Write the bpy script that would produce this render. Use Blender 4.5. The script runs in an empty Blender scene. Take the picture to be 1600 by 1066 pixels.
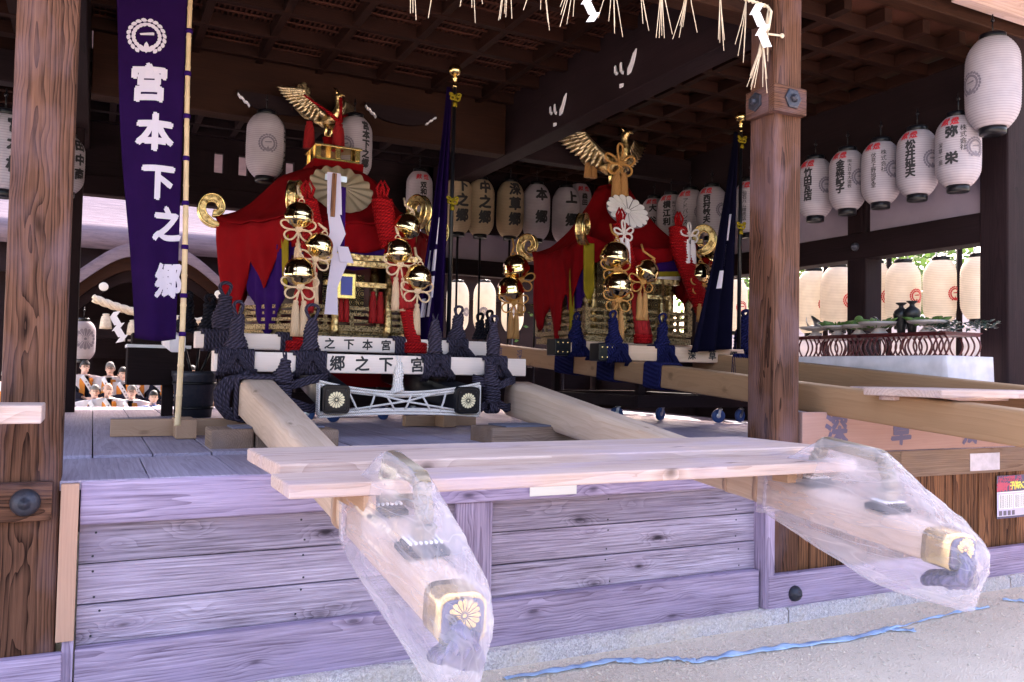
import bpy, bmesh, math, random
from math import sin, cos, pi, sqrt, atan2, radians, exp
from mathutils import Vector, Matrix, noise
S = bpy.context.scene
COL = S.collection
RND = random.Random(7)
V = Vector

# ---------------------------------------------------------------- camera, sky, sun, exposure
FPX, CX, CY = 1305.0, 800.0, 533.0
MC = Matrix(((0.89358624, -0.03365531, -0.44762813), (-0.44846123, -0.0232789, -0.89349909), (0.0196507, 0.99916236, -0.03589481)))
CAMPOS = V((0.0, -4.4357, 1.6))
cam_data = bpy.data.cameras.new('camera')
cam_data.sensor_width = 36.0
cam_data.lens = FPX / 1600 * 36
cam_data.clip_start = 0.05
cam_data.clip_end = 600
cam = bpy.data.objects.new('camera', cam_data)
COL.objects.link(cam)
cam.matrix_world = Matrix.Translation(CAMPOS) @ MC.to_4x4()
S.camera = cam

SUN_EL, SUN_AZ = 43.0, 30.0          # azimuth clockwise from +Y (into the hall) towards +X (right)
world = bpy.data.worlds.new('World')
S.world = world
world.use_nodes = True
wn = world.node_tree
sky = wn.nodes.new('ShaderNodeTexSky')
sky.sky_type = 'NISHITA'
sky.sun_disc = False
sky.sun_elevation = radians(SUN_EL)
sky.sun_rotation = radians(SUN_AZ)
sky.air_density = 1.0
sky.dust_density = 2.5
sky.ozone_density = 2.0
bg = wn.nodes['Background']
haze_tint = wn.nodes.new('ShaderNodeMix'); haze_tint.data_type = 'RGBA'; haze_tint.blend_type = 'MULTIPLY'     # thin bright cloud: the blue of the clear sky is mostly gone
haze_tint.inputs[0].default_value = 1.0; haze_tint.inputs[7].default_value = (1.25, .97, .82, 1)
wn.links.new(sky.outputs[0], haze_tint.inputs[6]); wn.links.new(haze_tint.outputs[2], bg.inputs[0])
bg.inputs[1].default_value = 0.15
sd = bpy.data.lights.new('sun', 'SUN')
sd.energy = 2.0
sd.angle = radians(0.5)
sd.color = (1.0, 0.94, 0.86)
so = bpy.data.objects.new('sun', sd)
COL.objects.link(so)
el, az = radians(SUN_EL), radians(SUN_AZ)
sdir = V((sin(az) * cos(el), cos(az) * cos(el), sin(el)))
so.rotation_euler = sdir.to_track_quat('Z', 'Y').to_euler()
so.location = (20, 10, 30)
S.view_settings.view_transform = 'Standard'
S.view_settings.look = 'None'
S.view_settings.exposure = 3.2
S.view_settings.gamma = 1.0
S.render.engine = 'CYCLES'
S.cycles.max_bounces = 7
S.cycles.diffuse_bounces = 4
S.cycles.transparent_max_bounces = 16
S.cycles.sample_clamp_indirect = 6.0

# ---------------------------------------------------------------- where things stand
def ray(px, py):
    return MC @ V((px - CX, -(py - CY), -FPX))
def on(px, py, axis, val):
    """the point seen at this place of the photograph on the plane axis = val (0 x, 1 y, 2 z)"""
    d = ray(px, py)
    return CAMPOS + d * ((val - CAMPOS[axis]) / d[axis])
def aty(px, py, y): return on(px, py, 1, y)

# ---------------------------------------------------------------- mesh helpers
ORIGIN = {}
class MB:
    def __init__(s):
        s.v = []; s.f = []; s.lc = []; s.rn = []; s.sm = []; s.mi = []
    def add(s, vs, fs, lc=None, smooth=False, mi=0, rn=None):
        b = len(s.v)
        if rn is None: rn = RND.random()
        s.v += [V(p) for p in vs]
        s.lc += lc if lc else [V(p) for p in vs]
        s.rn += [rn] * len(vs)
        for f in fs:
            s.f.append([i + b for i in f]); s.sm.append(smooth); s.mi.append(mi)
        return s
    def box(s, c, size, R=None, mi=0, div=1):
        c = V(c); h = [x / 2 for x in size]
        o = sorted(range(3), key=lambda i: -size[i])
        off = V((RND.uniform(-20, 20), RND.uniform(-.1, .1), RND.uniform(-.1, .1)))
        vs, lc, fs = [], [], []
        for i in (-1, 1):
            for j in (-1, 1):
                for k in (-1, 1):
                    p = V((i * h[0], j * h[1], k * h[2]))
                    lc.append(V((p[o[0]], p[o[1]], p[o[2]])) + off)
                    vs.append((R @ p if R else p) + c)
        fs = [(0, 1, 3, 2), (4, 6, 7, 5), (0, 4, 5, 1), (2, 3, 7, 6), (0, 2, 6, 4), (1, 5, 7, 3)]
        return s.add(vs, fs, lc, False, mi)
    def bx(s, x0, x1, y0, y1, z0, z1, mi=0):
        return s.box(((x0 + x1) / 2, (y0 + y1) / 2, (z0 + z1) / 2), (abs(x1 - x0), abs(y1 - y0), abs(z1 - z0)), None, mi)
    def beam(s, p0, p1, w0, h0, w1=None, h1=None, r=0.0, n=1, up=V((0, 0, 1)), bow=0.0, mi=0):
        """tapered bar with rounded corners between two points (w across, h along up)"""
        p0, p1 = V(p0), V(p1); w1 = w1 or w0; h1 = h1 or h0
        d = (p1 - p0).normalized(); a = d.cross(up).normalized(); u = a.cross(d).normalized()
        L = (p1 - p0).length; off = V((RND.uniform(-20, 20), RND.uniform(-.1, .1), RND.uniform(-.1, .1)))
        sec = []
        if r:
            for (sx, sy, a0) in ((1, 1, 0), (-1, 1, 90), (-1, -1, 180), (1, -1, 270)):
                for t in (0, 30, 60, 90):
                    sec.append((sx, sy, cos(radians(a0 + t)), sin(radians(a0 + t))))
        else:
            sec = [(1, 1, 0, 0), (-1, 1, 0, 0), (-1, -1, 0, 0), (1, -1, 0, 0)]
        m = len(sec); vs, lc, fs = [], [], []
        for i in range(n + 1):
            t = i / n; w = w0 + (w1 - w0) * t; h = h0 + (h1 - h0) * t; rr = r * h / h0
            c = p0 + (p1 - p0) * t + u * bow * sin(pi * t)
            for (sx, sy, ca, sa) in sec:
                x = sx * (w / 2 - rr) + rr * ca; y = sy * (h / 2 - rr) + rr * sa
                vs.append(c + a * x + u * y); lc.append(V((t * L, x, y)) + off)
        for i in range(n):
            for j in range(m):
                k = (j + 1) % m
                fs.append((i * m + j, (i + 1) * m + j, (i + 1) * m + k, i * m + k))
        s.add(vs, fs, lc, bool(r), mi)
        b = len(s.v) - len(vs)
        s.f += [[b + j for j in range(m)], [b + n * m + j for j in reversed(range(m))]]
        s.sm += [False, False]; s.mi += [mi, mi]
        return s
    def tube(s, path, r, n=8, closed=False, mi=0, sq=1.0):
        P = [V(p) for p in path]; m = len(P)
        if m < 2: return s
        rr = r if isinstance(r, (list, tuple)) else [r] * m
        vs, lc, fs = [], [], []
        T = []
        for i in range(m):
            a = P[(i - 1) % m] if (closed or i > 0) else P[i]
            b = P[(i + 1) % m] if (closed or i < m - 1) else P[i]
            t = b - a
            T.append(t.normalized() if t.length > 1e-9 else V((0, 0, 1)))
        nrm = T[0].orthogonal().normalized()
        if abs(T[0].z) < .9: nrm = (V((0, 0, 1)) - T[0] * T[0].z).normalized()
        L = 0
        for i in range(m):
            if i:
                L += (P[i] - P[i - 1]).length
                nrm = nrm - T[i] * nrm.dot(T[i])
                nrm = nrm.normalized() if nrm.length > 1e-6 else T[i].orthogonal().normalized()
            bn = T[i].cross(nrm)
            for j in range(n):
                a = 2 * pi * j / n
                vs.append(P[i] + (nrm * cos(a) + bn * sin(a) * sq) * rr[i])
                lc.append(V((L, a if j else 0.0, rr[i])))
        for i in range(m if closed else m - 1):
            i2 = (i + 1) % m
            for j in range(n):
                k = (j + 1) % n
                fs.append((i * n + j, i * n + k, i2 * n + k, i2 * n + j))
        if not closed:
            fs.append(tuple(reversed(range(n)))); fs.append(tuple((m - 1) * n + j for j in range(n)))
        return s.add(vs, fs, lc, True, mi)
    def lathe(s, prof, c=(0, 0, 0), n=24, R=None, mi=0, rip=0.0, smooth=True, sx=1.0, sy=1.0):
        c = V(c); vs, lc, fs = [], [], []
        for i, (r, z) in enumerate(prof):
            for j in range(n):
                a = 2 * pi * j / n
                q = r * (1 + (rip if j % 2 else -rip))
                p = V((q * cos(a) * sx, q * sin(a) * sy, z))
                vs.append((R @ p if R else p) + c); lc.append(V((z, a * max(r, .01), r)))
        for i in range(len(prof) - 1):
            for j in range(n):
                k = (j + 1) % n
                fs.append((i * n + j, i * n + k, (i + 1) * n + k, (i + 1) * n + j))
        if prof[0][0] > 1e-4: fs.append(tuple(reversed(range(n))))
        if prof[-1][0] > 1e-4: fs.append(tuple((len(prof) - 1) * n + j for j in range(n)))
        return s.add(vs, fs, lc, smooth, mi)
    def blob(s, c, r, R=None, n=14, m=9, mi=0):
        pr = [(max(sin(pi * i / m), 1e-5), -cos(pi * i / m)) for i in range(m + 1)]
        c = V(c); M = Matrix.Diagonal(V(r)); M = (R @ M) if R else M
        return s.lathe(pr, c, n, M, mi)
    def prism(s, poly, d, T, mi=0, smooth=False):
        """polygon in local XY pushed d along local Z, placed by the 4x4 T"""
        n = len(poly)
        vs = [T @ V((x, y, 0)) for x, y in poly] + [T @ V((x, y, d)) for x, y in poly]
        lc = [V((x, y, 0)) for x, y in poly] + [V((x, y, d)) for x, y in poly]
        fs = [tuple(reversed(range(n))), tuple(range(n, 2 * n))]
        fs += [(i, (i + 1) % n, n + (i + 1) % n, n + i) for i in range(n)]
        return s.add(vs, fs, lc, smooth, mi)
    def strip(s, left, right, d, T, mi=0):
        """ribbon between two outlines of equal length, pushed d along local Z"""
        n = len(left); vs, lc = [], []
        for z in (0, d):
            for a, b in zip(left, right):
                for q in (a, b):
                    vs.append(T @ V((q[0], q[1], z))); lc.append(V((q[0], q[1], z)))
        fs = []
        for i in range(n - 1):
            a, b, c, e = 2 * i, 2 * i + 1, 2 * i + 3, 2 * i + 2; o = 2 * n
            fs += [(a, e, c, b), (a + o, b + o, c + o, e + o), (a, a + o, e + o, e), (b, c, c + o, b + o)]
        fs += [(0, 1, 1 + 2 * n, 2 * n), (2 * n - 2, 4 * n - 2, 4 * n - 1, 2 * n - 1)]
        return s.add(vs, fs, lc, False, mi)
    def grid(s, nu, nv, fn, mi=0, cu=False, smooth=True):
        vs, lc = [], []
        for i in range(nu + (0 if cu else 1)):
            for j in range(nv + 1):
                vs.append(V(fn(i / nu, j / nv))); lc.append(V((i / nu, j / nv, 0)))
        fs = []
        for i in range(nu):
            i2 = (i + 1) % nu if cu else i + 1
            for j in range(nv):
                fs.append((i * (nv + 1) + j, i2 * (nv + 1) + j, i2 * (nv + 1) + j + 1, i * (nv + 1) + j + 1))
        return s.add(vs, fs, lc, smooth, mi)
    def polys(s, pl, fn, mi=0):
        """flat pieces ([(x, y), ...], faces) laid on a surface by fn(x, y)"""
        for vs, fs in pl:
            s.add([fn(x, y) for x, y in vs], fs, None, False, mi)
        return s
    def build(s, name, mats, parent=None, bevel=0.0, solid=0.0, label=None, cat=None, group=None, kind=None, sub=0, remesh=0.0):
        if parent is None:
            xs = [p.x for p in s.v]; ys = [p.y for p in s.v]; zs = [p.z for p in s.v]
            org = V(((min(xs) + max(xs)) / 2, (min(ys) + max(ys)) / 2, min(zs)))
        else:
            org = ORIGIN[parent.name]
        me = bpy.data.meshes.new(name)
        me.from_pydata([p - org for p in s.v], [], s.f)
        if not isinstance(mats, (list, tuple)): mats = [mats]
        for m in mats: me.materials.append(m)
        me.polygons.foreach_set('use_smooth', s.sm)
        me.polygons.foreach_set('material_index', s.mi)
        a = me.attributes.new('lc', 'FLOAT_VECTOR', 'POINT')
        a.data.foreach_set('vector', [x for p in s.lc for x in p])
        a = me.attributes.new('rn', 'FLOAT', 'POINT')
        a.data.foreach_set('value', s.rn)
        me.update()
        o = bpy.data.objects.new(name, me)
        COL.objects.link(o)
        if parent is None: o.location = org
        else: o.parent = parent
        ORIGIN[o.name] = org
        if remesh:
            md = o.modifiers.new('remesh', 'REMESH'); md.mode = 'VOXEL'; md.voxel_size = remesh; md.use_smooth_shade = True
            md = o.modifiers.new('smooth', 'SMOOTH'); md.iterations = 3
        if solid:
            md = o.modifiers.new('solid', 'SOLIDIFY'); md.thickness = solid; md.offset = 0
        if bevel:
            md = o.modifiers.new('bevel', 'BEVEL'); md.width = bevel; md.segments = 2; md.limit_method = 'ANGLE'; md.angle_limit = radians(50)
        tag(o, label, cat, group, kind)
        return o
def tag(o, label=None, cat=None, group=None, kind=None):
    if label: o['label'] = label
    if cat: o['category'] = cat
    if group: o['group'] = group
    if kind: o['kind'] = kind
    return o
def thing(name, loc, label, cat, group=None):
    o = bpy.data.objects.new(name, None)
    o.empty_display_size = .1
    COL.objects.link(o); o.location = loc
    ORIGIN[o.name] = V(loc)
    return tag(o, label, cat, group)
def copy_tree(o, loc=None, rz=None, label=None, parent=None, rot=None):
    c = o.copy(); COL.objects.link(c)
    if parent is not None: c.parent = parent
    if loc is not None: c.location = loc
    if rz is not None: c.rotation_euler = (0, 0, rz)
    if rot is not None: c.rotation_euler = rot
    if label: c['label'] = label
    for ch in list(o.children): copy_tree(ch, parent=c)
    return c

# ---------------------------------------------------------------- lettering: brush characters as flat pieces
_CH = {}
_tc = bpy.data.curves.new('lettering_source', 'FONT')
_to = bpy.data.objects.new('lettering_source', _tc)
def char(ch, bold=0.018, cuts=5):
    """pieces of one character centred on 0,0 about one unit tall, cut into small faces so they can follow a curve"""
    k = (ch, bold, cuts)
    if k in _CH: return _CH[k]
    if _to.name not in COL.objects: COL.objects.link(_to)
    _tc.body = ch; _tc.offset = bold; _tc.resolution_u = 3
    bpy.context.view_layer.update()
    me = _to.evaluated_get(bpy.context.evaluated_depsgraph_get()).to_mesh()
    bm = bmesh.new(); bm.from_mesh(me)
    if len(bm.verts):
        xs = [v.co.x for v in bm.verts]; ys = [v.co.y for v in bm.verts]
        ox = (min(xs) + max(xs)) / 2; oy = 0.35 if ord(ch) > 255 else (min(ys) + max(ys)) / 2
        for v in bm.verts: v.co.x -= ox; v.co.y -= oy
        for ax in range(2 if cuts else 0):
            nn = cuts if ax == 0 else 3
            for i in range(1, nn):
                co = [0, 0, 0]; no = [0, 0, 0]; co[ax] = -.5 + i / nn; no[ax] = 1
                bmesh.ops.bisect_plane(bm, geom=bm.verts[:] + bm.edges[:] + bm.faces[:], plane_co=co, plane_no=no)
        bm.verts.index_update()
        r = ([(v.co.x, v.co.y) for v in bm.verts], [[v.index for v in f.verts] for f in bm.faces])
    else:
        r = ([], [])
    bm.free(); _to.to_mesh_clear()
    _CH[k] = r
    return r
def write(mb, text, fn, x, y, size, pitch=None, vertical=True, bold=0.018, mi=0, slant=0.0, cuts=5, sx=1.0):
    """write text down (or along) from the centre of its first character"""
    p = pitch or size
    k0 = bold * 1.15
    shifts = ((0, 0), (k0, k0 * .4), (-k0, -k0 * .4), (k0 * .4, -k0), (-k0 * .4, k0)) if bold > .012 else ((0, 0),)
    for i, ch in enumerate(text):
        if ch == ' ': continue
        vs, fs = char(ch, min(bold, .006), cuts)
        cx, cy = (x, y - i * p) if vertical else (x + i * p, y)
        e = size * .2
        o = V(fn(cx, cy)); nn = (V(fn(cx + e, cy)) - o).cross(V(fn(cx, cy + e)) - o).normalized()
        for j, (dx, dy) in enumerate(shifts):
            up = nn * (.0003 * j)
            mb.add([V(fn(cx + ((a + dx) * sx + slant * b) * size, cy + (b + dy + .05 * a * (ord(ch) > 255)) * size)) + up for a, b in vs], fs, None, False, mi)
def leafpoly(cx, cy, ang, L, W):
    pts = [(-.5, 0), (-.25, .42), (.05, .5), (.3, .33), (.5, 0), (.3, -.33), (.05, -.5), (-.25, -.42)]
    c, s_ = cos(ang), sin(ang)
    vs = [(cx + (x * L) * c - (y * W) * s_, cy + (x * L) * s_ + (y * W) * c) for x, y in pts]
    return (vs, [list(range(8))])
def wreath(R):
    """rice-ear wreath with a bar inside, as flat pieces"""
    out = []
    for sgn in (1, -1):
        for k in range(9):
            a = radians(-60 + k * 17.5)
            for rr, tw in ((.88, .5), (.64, -.35)):
                ang = a if sgn > 0 else pi - a
                d = (ang + pi / 2 + tw * .8) if sgn > 0 else (ang - pi / 2 - tw * .8)
                out.append(leafpoly(R * rr * cos(ang), R * rr * sin(ang), d, R * .32, R * .2))
    for da in (-50, 0, 50):
        out.append(leafpoly(R * .32 * sin(radians(da)), -R * .72 + R * .12 * cos(radians(da)), pi / 2 - radians(da), R * .62, R * .26))
    out.append(([(-.34 * R, .14 * R), (-.3 * R, .05 * R), (.36 * R, .09 * R), (.36 * R, .22 * R), (.3 * R, .24 * R)], [[0, 1, 2, 3, 4]]))
    return out
def mum(R, n=16, r0=.16):
    """many-petalled chrysanthemum disc"""
    out = []
    for k in range(n):
        a = 2 * pi * k / n; w = pi / n * .9
        pts = [(R * r0 * cos(a), R * r0 * sin(a)), (R * .86 * cos(a - w), R * .86 * sin(a - w)), (R * .96 * cos(a - w * .6), R * .96 * sin(a - w * .6)),
               (R * cos(a), R * sin(a)), (R * .96 * cos(a + w * .6), R * .96 * sin(a + w * .6)), (R * .86 * cos(a + w), R * .86 * sin(a + w))]
        out.append((pts, [[0, 1, 2, 3, 4, 5]]))
    out.append(([(R * .13 * cos(2 * pi * i / 10), R * .13 * sin(2 * pi * i / 10)) for i in range(10)], [list(range(10))]))
    return out
# ---------------------------------------------------------------- materials
class NT:
    def __init__(s, name):
        s.m = bpy.data.materials.new(name); s.m.use_nodes = True
        s.t = s.m.node_tree; s.t.nodes.clear()
        s.out = s.t.nodes.new('ShaderNodeOutputMaterial')
    def n(s, typ, ins=None, **props):
        nd = s.t.nodes.new('ShaderNode' + typ)
        for k, v in props.items(): setattr(nd, k, v)
        for k, v in (ins or {}).items():
            if isinstance(v, bpy.types.NodeSocket): s.t.links.new(v, nd.inputs[k])
            elif isinstance(v, bpy.types.Node): s.t.links.new(v.outputs[0], nd.inputs[k])
            else:
                sk = nd.inputs[k]
                if sk.type == 'RGBA' and len(v) == 3: v = (*v, 1)
                sk.default_value = v
        return nd
    def math(s, op, a, b=0.0, c=0.0): return s.n('Math', {0: a, 1: b, 2: c}, operation=op)
    def attr(s, name): return s.n('Attribute', attribute_name=name)
    def scale(s, vec, sc):
        return s.n('VectorMath', {0: vec, 1: sc}, operation='MULTIPLY')
    def ramp(s, fac, stops):
        r = s.n('ValToRGB', {0: fac}); e = r.color_ramp.elements
        while len(e) < len(stops): e.new(.5)
        for x, (p, c) in zip(e, stops):
            x.position = p; x.color = (*c, 1) if len(c) == 3 else c
        return r
    def mix(s, f, a, b, mode='MIX'):
        nd = s.n('Mix', data_type='RGBA', blend_type=mode)
        for k, v in ((0, f), (6, a), (7, b)):
            if isinstance(v, (bpy.types.NodeSocket,)): s.t.links.new(v, nd.inputs[k])
            elif isinstance(v, bpy.types.Node): s.t.links.new(v.outputs[0], nd.inputs[k])
            elif k == 0: nd.inputs[k].default_value = v
            else: nd.inputs[k].default_value = (*v, 1)
        return nd.outputs[2]
    def bsdf(s, color, rough=.6, metal=0.0, bump=None, strength=.3, dist=.01, spec=.5, **kw):
        ins = {'Base Color': color, 'Roughness': rough, 'Metallic': metal, 'Specular IOR Level': spec}
        ins.update(kw)
        if bump is not None:
            ins['Normal'] = s.n('Bump', {'Height': bump, 'Strength': strength, 'Distance': dist})
        b = s.n('BsdfPrincipled', ins)
        s.t.links.new(b.outputs[0], s.out.inputs[0])
        return b
def wood(name, light, dark, rough=.65, ring=.011, knots=.5, bump=.35, vary=.35, stain=None, contrast=1.0, spec=.08, fiber=110.0, fibk=1.15, gpow=1.8, gk=.42, crackle=.35, warpk=.07):
    t = NT(name)
    lc = t.attr('lc').outputs['Vector']; rn = t.attr('rn').outputs['Fac']
    sp = t.n('SeparateXYZ', {0: lc})
    warp = t.n('Texture' if False else 'TexNoise', {'Vector': t.scale(lc, (.9, 7, 7)), 'Scale': 1.0, 'Detail': 3.0})
    b = t.math('ADD', sp.outputs[1], t.math('MULTIPLY_ADD', rn, .1, -.05))
    c = t.math('ADD', sp.outputs[2], t.math('MULTIPLY_ADD', rn, .05, .03))
    r = t.math('SQRT', t.math('ADD', t.math('MULTIPLY', b, b), t.math('MULTIPLY', c, c)))
    r = t.math('MULTIPLY_ADD', sp.outputs[0], .012, r)
    r = t.math('MULTIPLY_ADD', warp.outputs[0], warpk, r)
    kn = t.n('TexVoronoi', {'Vector': t.n('VectorMath', {0: t.scale(lc, (2.6, 6.5, 3.0)), 1: t.scale(warp.outputs[1], (.5, .5, .5))}, operation='ADD'), 'Scale': 1.0, 'Randomness': 1.0})
    swirl = t.n('MapRange', {0: kn.outputs['Distance'], 1: .42, 2: .04, 3: 0.0, 4: .055}, interpolation_type='SMOOTHSTEP')
    r = t.math('MULTIPLY_ADD', swirl, min(1.0, knots), r)
    g = t.math('FRACT', t.math('DIVIDE', r, ring))
    g = t.math('POWER', g, gpow)
    fib = t.n('TexNoise', {'Vector': t.scale(lc, (2.5, fiber, fiber)), 'Scale': 1.0, 'Detail': 4.0, 'Roughness': .65})
    big = t.n('TexNoise', {'Vector': t.scale(lc, (1.3, 6, 6)), 'Scale': 1.0, 'Detail': 4.0})
    kmask = t.n('MapRange', {0: kn.outputs['Distance'], 1: .12, 2: .05, 3: 0.0, 4: 1.0})
    halo = t.n('MapRange', {0: kn.outputs['Distance'], 1: .26, 2: .10, 3: 0.0, 4: .32})
    f = t.math('ADD', t.math('MULTIPLY', g, gk), t.math('MULTIPLY', t.math('SUBTRACT', fib.outputs[0], .28), fibk))
    f = t.math('MULTIPLY', f, contrast)
    f = t.math('ADD', f, t.math('MULTIPLY', t.math('SUBTRACT', big.outputs[0], .5), .9))
    f = t.math('MULTIPLY_ADD', halo, knots, f)
    crk = t.n('TexNoise', {'Vector': t.n('VectorMath', {0: t.scale(lc, (1.1, 55, 55)), 1: t.scale(warp.outputs[1], (0, 2.5, 2.5))}, operation='ADD'), 'Scale': 1.0, 'Detail': 5.0, 'Roughness': .7})
    crack = t.n('MapRange', {0: crk.outputs[0], 1: .60, 2: .74, 3: 0.0, 4: crackle})
    f = t.math('ADD', f, crack)
    fc = t.n('Clamp', {0: f})
    col = t.mix(fc, light, dark)
    if stain:
        sn = t.n('TexNoise', {'Vector': t.scale(lc, (2.2, 5, 5)), 'Scale': 1.0, 'Detail': 5.0})
        col = t.mix(t.n('MapRange', {0: sn.outputs[0], 1: .48, 2: .72, 3: 0.0, 4: .65}), col, stain)
    kk = t.math('MULTIPLY', kmask, min(1, knots * 1.3))
    col = t.mix(kk, col, tuple(x * .35 for x in dark))
    val = t.math('MULTIPLY_ADD', rn, vary, 1 - vary / 2)
    col = t.n('HueSaturation', {'Value': val, 'Color': col}).outputs[0]
    h = t.math('SUBTRACT', 1.0, fc)
    t.bsdf(col, rough, bump=h, strength=bump, dist=.006, spec=spec)
    return t.m
def plain(name, color, rough=.6, metal=0.0, nscale=0, ncol=None, bump=0.0, bscale=60, spec=.5, **kw):
    t = NT(name); col = color; bm = None
    ob = t.n('TexCoord').outputs['Object']
    if nscale:
        nz = t.n('TexNoise', {'Vector': ob, 'Scale': float(nscale), 'Detail': 6.0, 'Roughness': .6})
        col = t.mix(t.n('MapRange', {0: nz.outputs[0], 1: .35, 2: .68}), color, ncol or tuple(c * .6 for c in color))
    if bump:
        bm = t.n('TexNoise', {'Vector': ob, 'Scale': float(bscale), 'Detail': 4.0})
    t.bsdf(col, rough, metal, bump=bm, strength=bump, dist=.01, spec=spec, **kw)
    return t.m
def cloth(name, color, rough=.9, weave=500, trans=.0, spec=.04):
    t = NT(name)
    ob = t.n('TexCoord').outputs['Object']
    nz = t.n('TexNoise', {'Vector': ob, 'Scale': 7.0, 'Detail': 5.0})
    col = t.mix(t.n('MapRange', {0: nz.outputs[0], 1: .3, 2: .7}), tuple(c * .78 for c in color), color)
    w = t.n('TexNoise', {'Vector': ob, 'Scale': float(weave), 'Detail': 1.0})
    b = t.bsdf(col, rough, bump=w, strength=.15, dist=.002, spec=spec)
    if trans:
        tr = t.n('BsdfTranslucent', {'Color': col})
        mx = t.n('MixShader', {0: trans, 1: b, 2: tr})
        t.t.links.new(mx.outputs[0], t.out.inputs[0])
    return t.m
def rope(name, color, groove, pitch=42.0, rough=.8, strands=3.0, bump=.9):
    t = NT(name)
    sp = t.n('SeparateXYZ', {0: t.attr('lc').outputs['Vector']})
    ph = t.math('ADD', t.math('MULTIPLY', sp.outputs[0], pitch * 2 * pi), t.math('MULTIPLY', sp.outputs[1], strands))
    w = t.math('MULTIPLY_ADD', t.math('SINE', ph), .5, .5)
    ob = t.n('TexCoord').outputs['Object']
    fz = t.n('TexNoise', {'Vector': ob, 'Scale': 180.0, 'Detail': 3.0})
    f = t.math('MULTIPLY_ADD', fz.outputs[0], .5, t.math('MULTIPLY', w, .75))
    col = t.mix(t.n('Clamp', {0: f}), groove, color)
    t.bsdf(col, rough, bump=f, strength=bump, dist=.008, spec=.06)
    return t.m
def fringe(name, color, dark):
    t = NT(name)
    sp = t.n('SeparateXYZ', {0: t.attr('lc').outputs['Vector']})
    nz = t.n('TexNoise', {'Vector': t.n('CombineXYZ', {0: t.math('MULTIPLY', sp.outputs[0], 6.0), 1: t.math('MULTIPLY', sp.outputs[1], 420.0)}), 'Scale': 1.0, 'Detail': 2.0})
    col = t.mix(t.n('MapRange', {0: nz.outputs[0], 1: .35, 2: .65}), dark, color)
    t.bsdf(col, .75, bump=nz.outputs[0], strength=.6, dist=.004, spec=.3)
    return t.m
def metal(name, color, rough=.25, bump=0.0, scale=60, dark=None, vor=0):
    t = NT(name)
    ob = t.n('TexCoord').outputs['Object']; bm = None; col = color
    if bump:
        if vor:
            a = t.n('TexVoronoi', {'Vector': ob, 'Scale': float(vor)}, feature='SMOOTH_F1')
            b = t.n('TexNoise', {'Vector': ob, 'Scale': float(scale), 'Detail': 3.0, 'Distortion': 1.5})
            bm = t.math('ADD', a.outputs[0], b.outputs[0])
            if dark: col = t.mix(t.n('MapRange', {0: bm, 1: .85, 2: 1.15}), color, dark)
        else:
            b = t.n('TexNoise', {'Vector': ob, 'Scale': float(scale), 'Detail': 3.0, 'Distortion': 1.8}); bm = b.outputs[0]
            if dark: col = t.mix(t.n('MapRange', {0: bm, 1: .5, 2: .62}), color, dark)
    t.bsdf(col, rough, 1.0, bump=bm, strength=bump, dist=.01)
    return t.m
M = {}
M['weathered'] = wood('weathered_wood', (.56, .485, .65), (.125, .095, .135), knots=1.0, bump=.7, stain=(.34, .275, .40), ring=.017, vary=.3, crackle=1.0, warpk=.05, fibk=1.9, fiber=95.0, gk=.26)
M['weathered2'] = wood('weathered_beam', (.50, .41, .60), (.16, .115, .19), knots=.5, bump=.5, ring=.017, vary=.2, crackle=.8, fibk=1.6, fiber=75.0, stain=(.40, .32, .52))
M['floor'] = wood('stage_floor_wood', (.42, .37, .50), (.22, .185, .27), knots=.25, bump=.3, ring=.03, vary=.3, rough=.5, crackle=.6, spec=.3, fibk=1.4)
M['column'] = wood('old_column_wood', (.155, .074, .048), (.016, .0065, .005), knots=.35, bump=.6, ring=.015, vary=.1, stain=(.15, .095, .11), gpow=2.5, gk=.55, contrast=1.15, crackle=.5, warpk=.10)
M['brown'] = wood('brown_board_wood', (.27, .125, .065), (.028, .012, .010), knots=.4, bump=.6, ring=.026, vary=.5, contrast=1.35, crackle=.8, warpk=.10)
M['batten'] = wood('new_batten_wood', (.46, .29, .22), (.34, .19, .15), knots=.05, bump=.15, vary=.1, contrast=.7)
M['pole'] = wood('carrying_pole_wood', (.62, .47, .38), (.42, .28, .20), knots=.5, bump=.15, ring=.034, vary=.06, contrast=.8, stain=(.50, .36, .28), rough=.5)
M['pole2'] = wood('tan_pole_wood', (.34, .205, .118), (.23, .13, .07), knots=.35, bump=.1, ring=.022, vary=.06, contrast=.6, rough=.5)
M['beam'] = wood('fresh_beam_wood', (.74, .63, .60), (.62, .50, .46), knots=.05, bump=.08, ring=.02, vary=.05, contrast=.5, rough=.5)
M['beam2'] = wood('tan_beam_wood', (.62, .44, .33), (.48, .31, .21), knots=.05, bump=.08, ring=.02, vary=.05, contrast=.5, rough=.5)
M['plank'] = wood('bench_plank_wood', (.60, .455, .415), (.33, .215, .185), knots=.6, bump=.5, ring=.026, vary=.15, stain=(.46, .36, .44), contrast=.95, crackle=.6)
M['rough'] = wood('rough_block_wood', (.28, .19, .145), (.10, .062, .048), knots=.4, bump=.7, ring=.012, vary=.3, stain=(.2, .15, .14))
M['stand'] = wood('stand_wood', (.42, .27, .185), (.29, .17, .11), knots=.35, bump=.15, vary=.15, contrast=.7)
M['board'] = wood('inscribed_board_wood', (.37, .235, .215), (.28, .165, .15), knots=.05, bump=.1, ring=.02, vary=.05, contrast=.55)
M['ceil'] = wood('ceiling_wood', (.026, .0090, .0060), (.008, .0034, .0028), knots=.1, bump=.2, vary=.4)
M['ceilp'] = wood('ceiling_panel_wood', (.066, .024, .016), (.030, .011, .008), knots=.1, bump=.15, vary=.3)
M['dark'] = wood('dark_timber', (.020, .011, .013), (.007, .004, .005), knots=.1, bump=.2, vary=.3)
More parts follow.
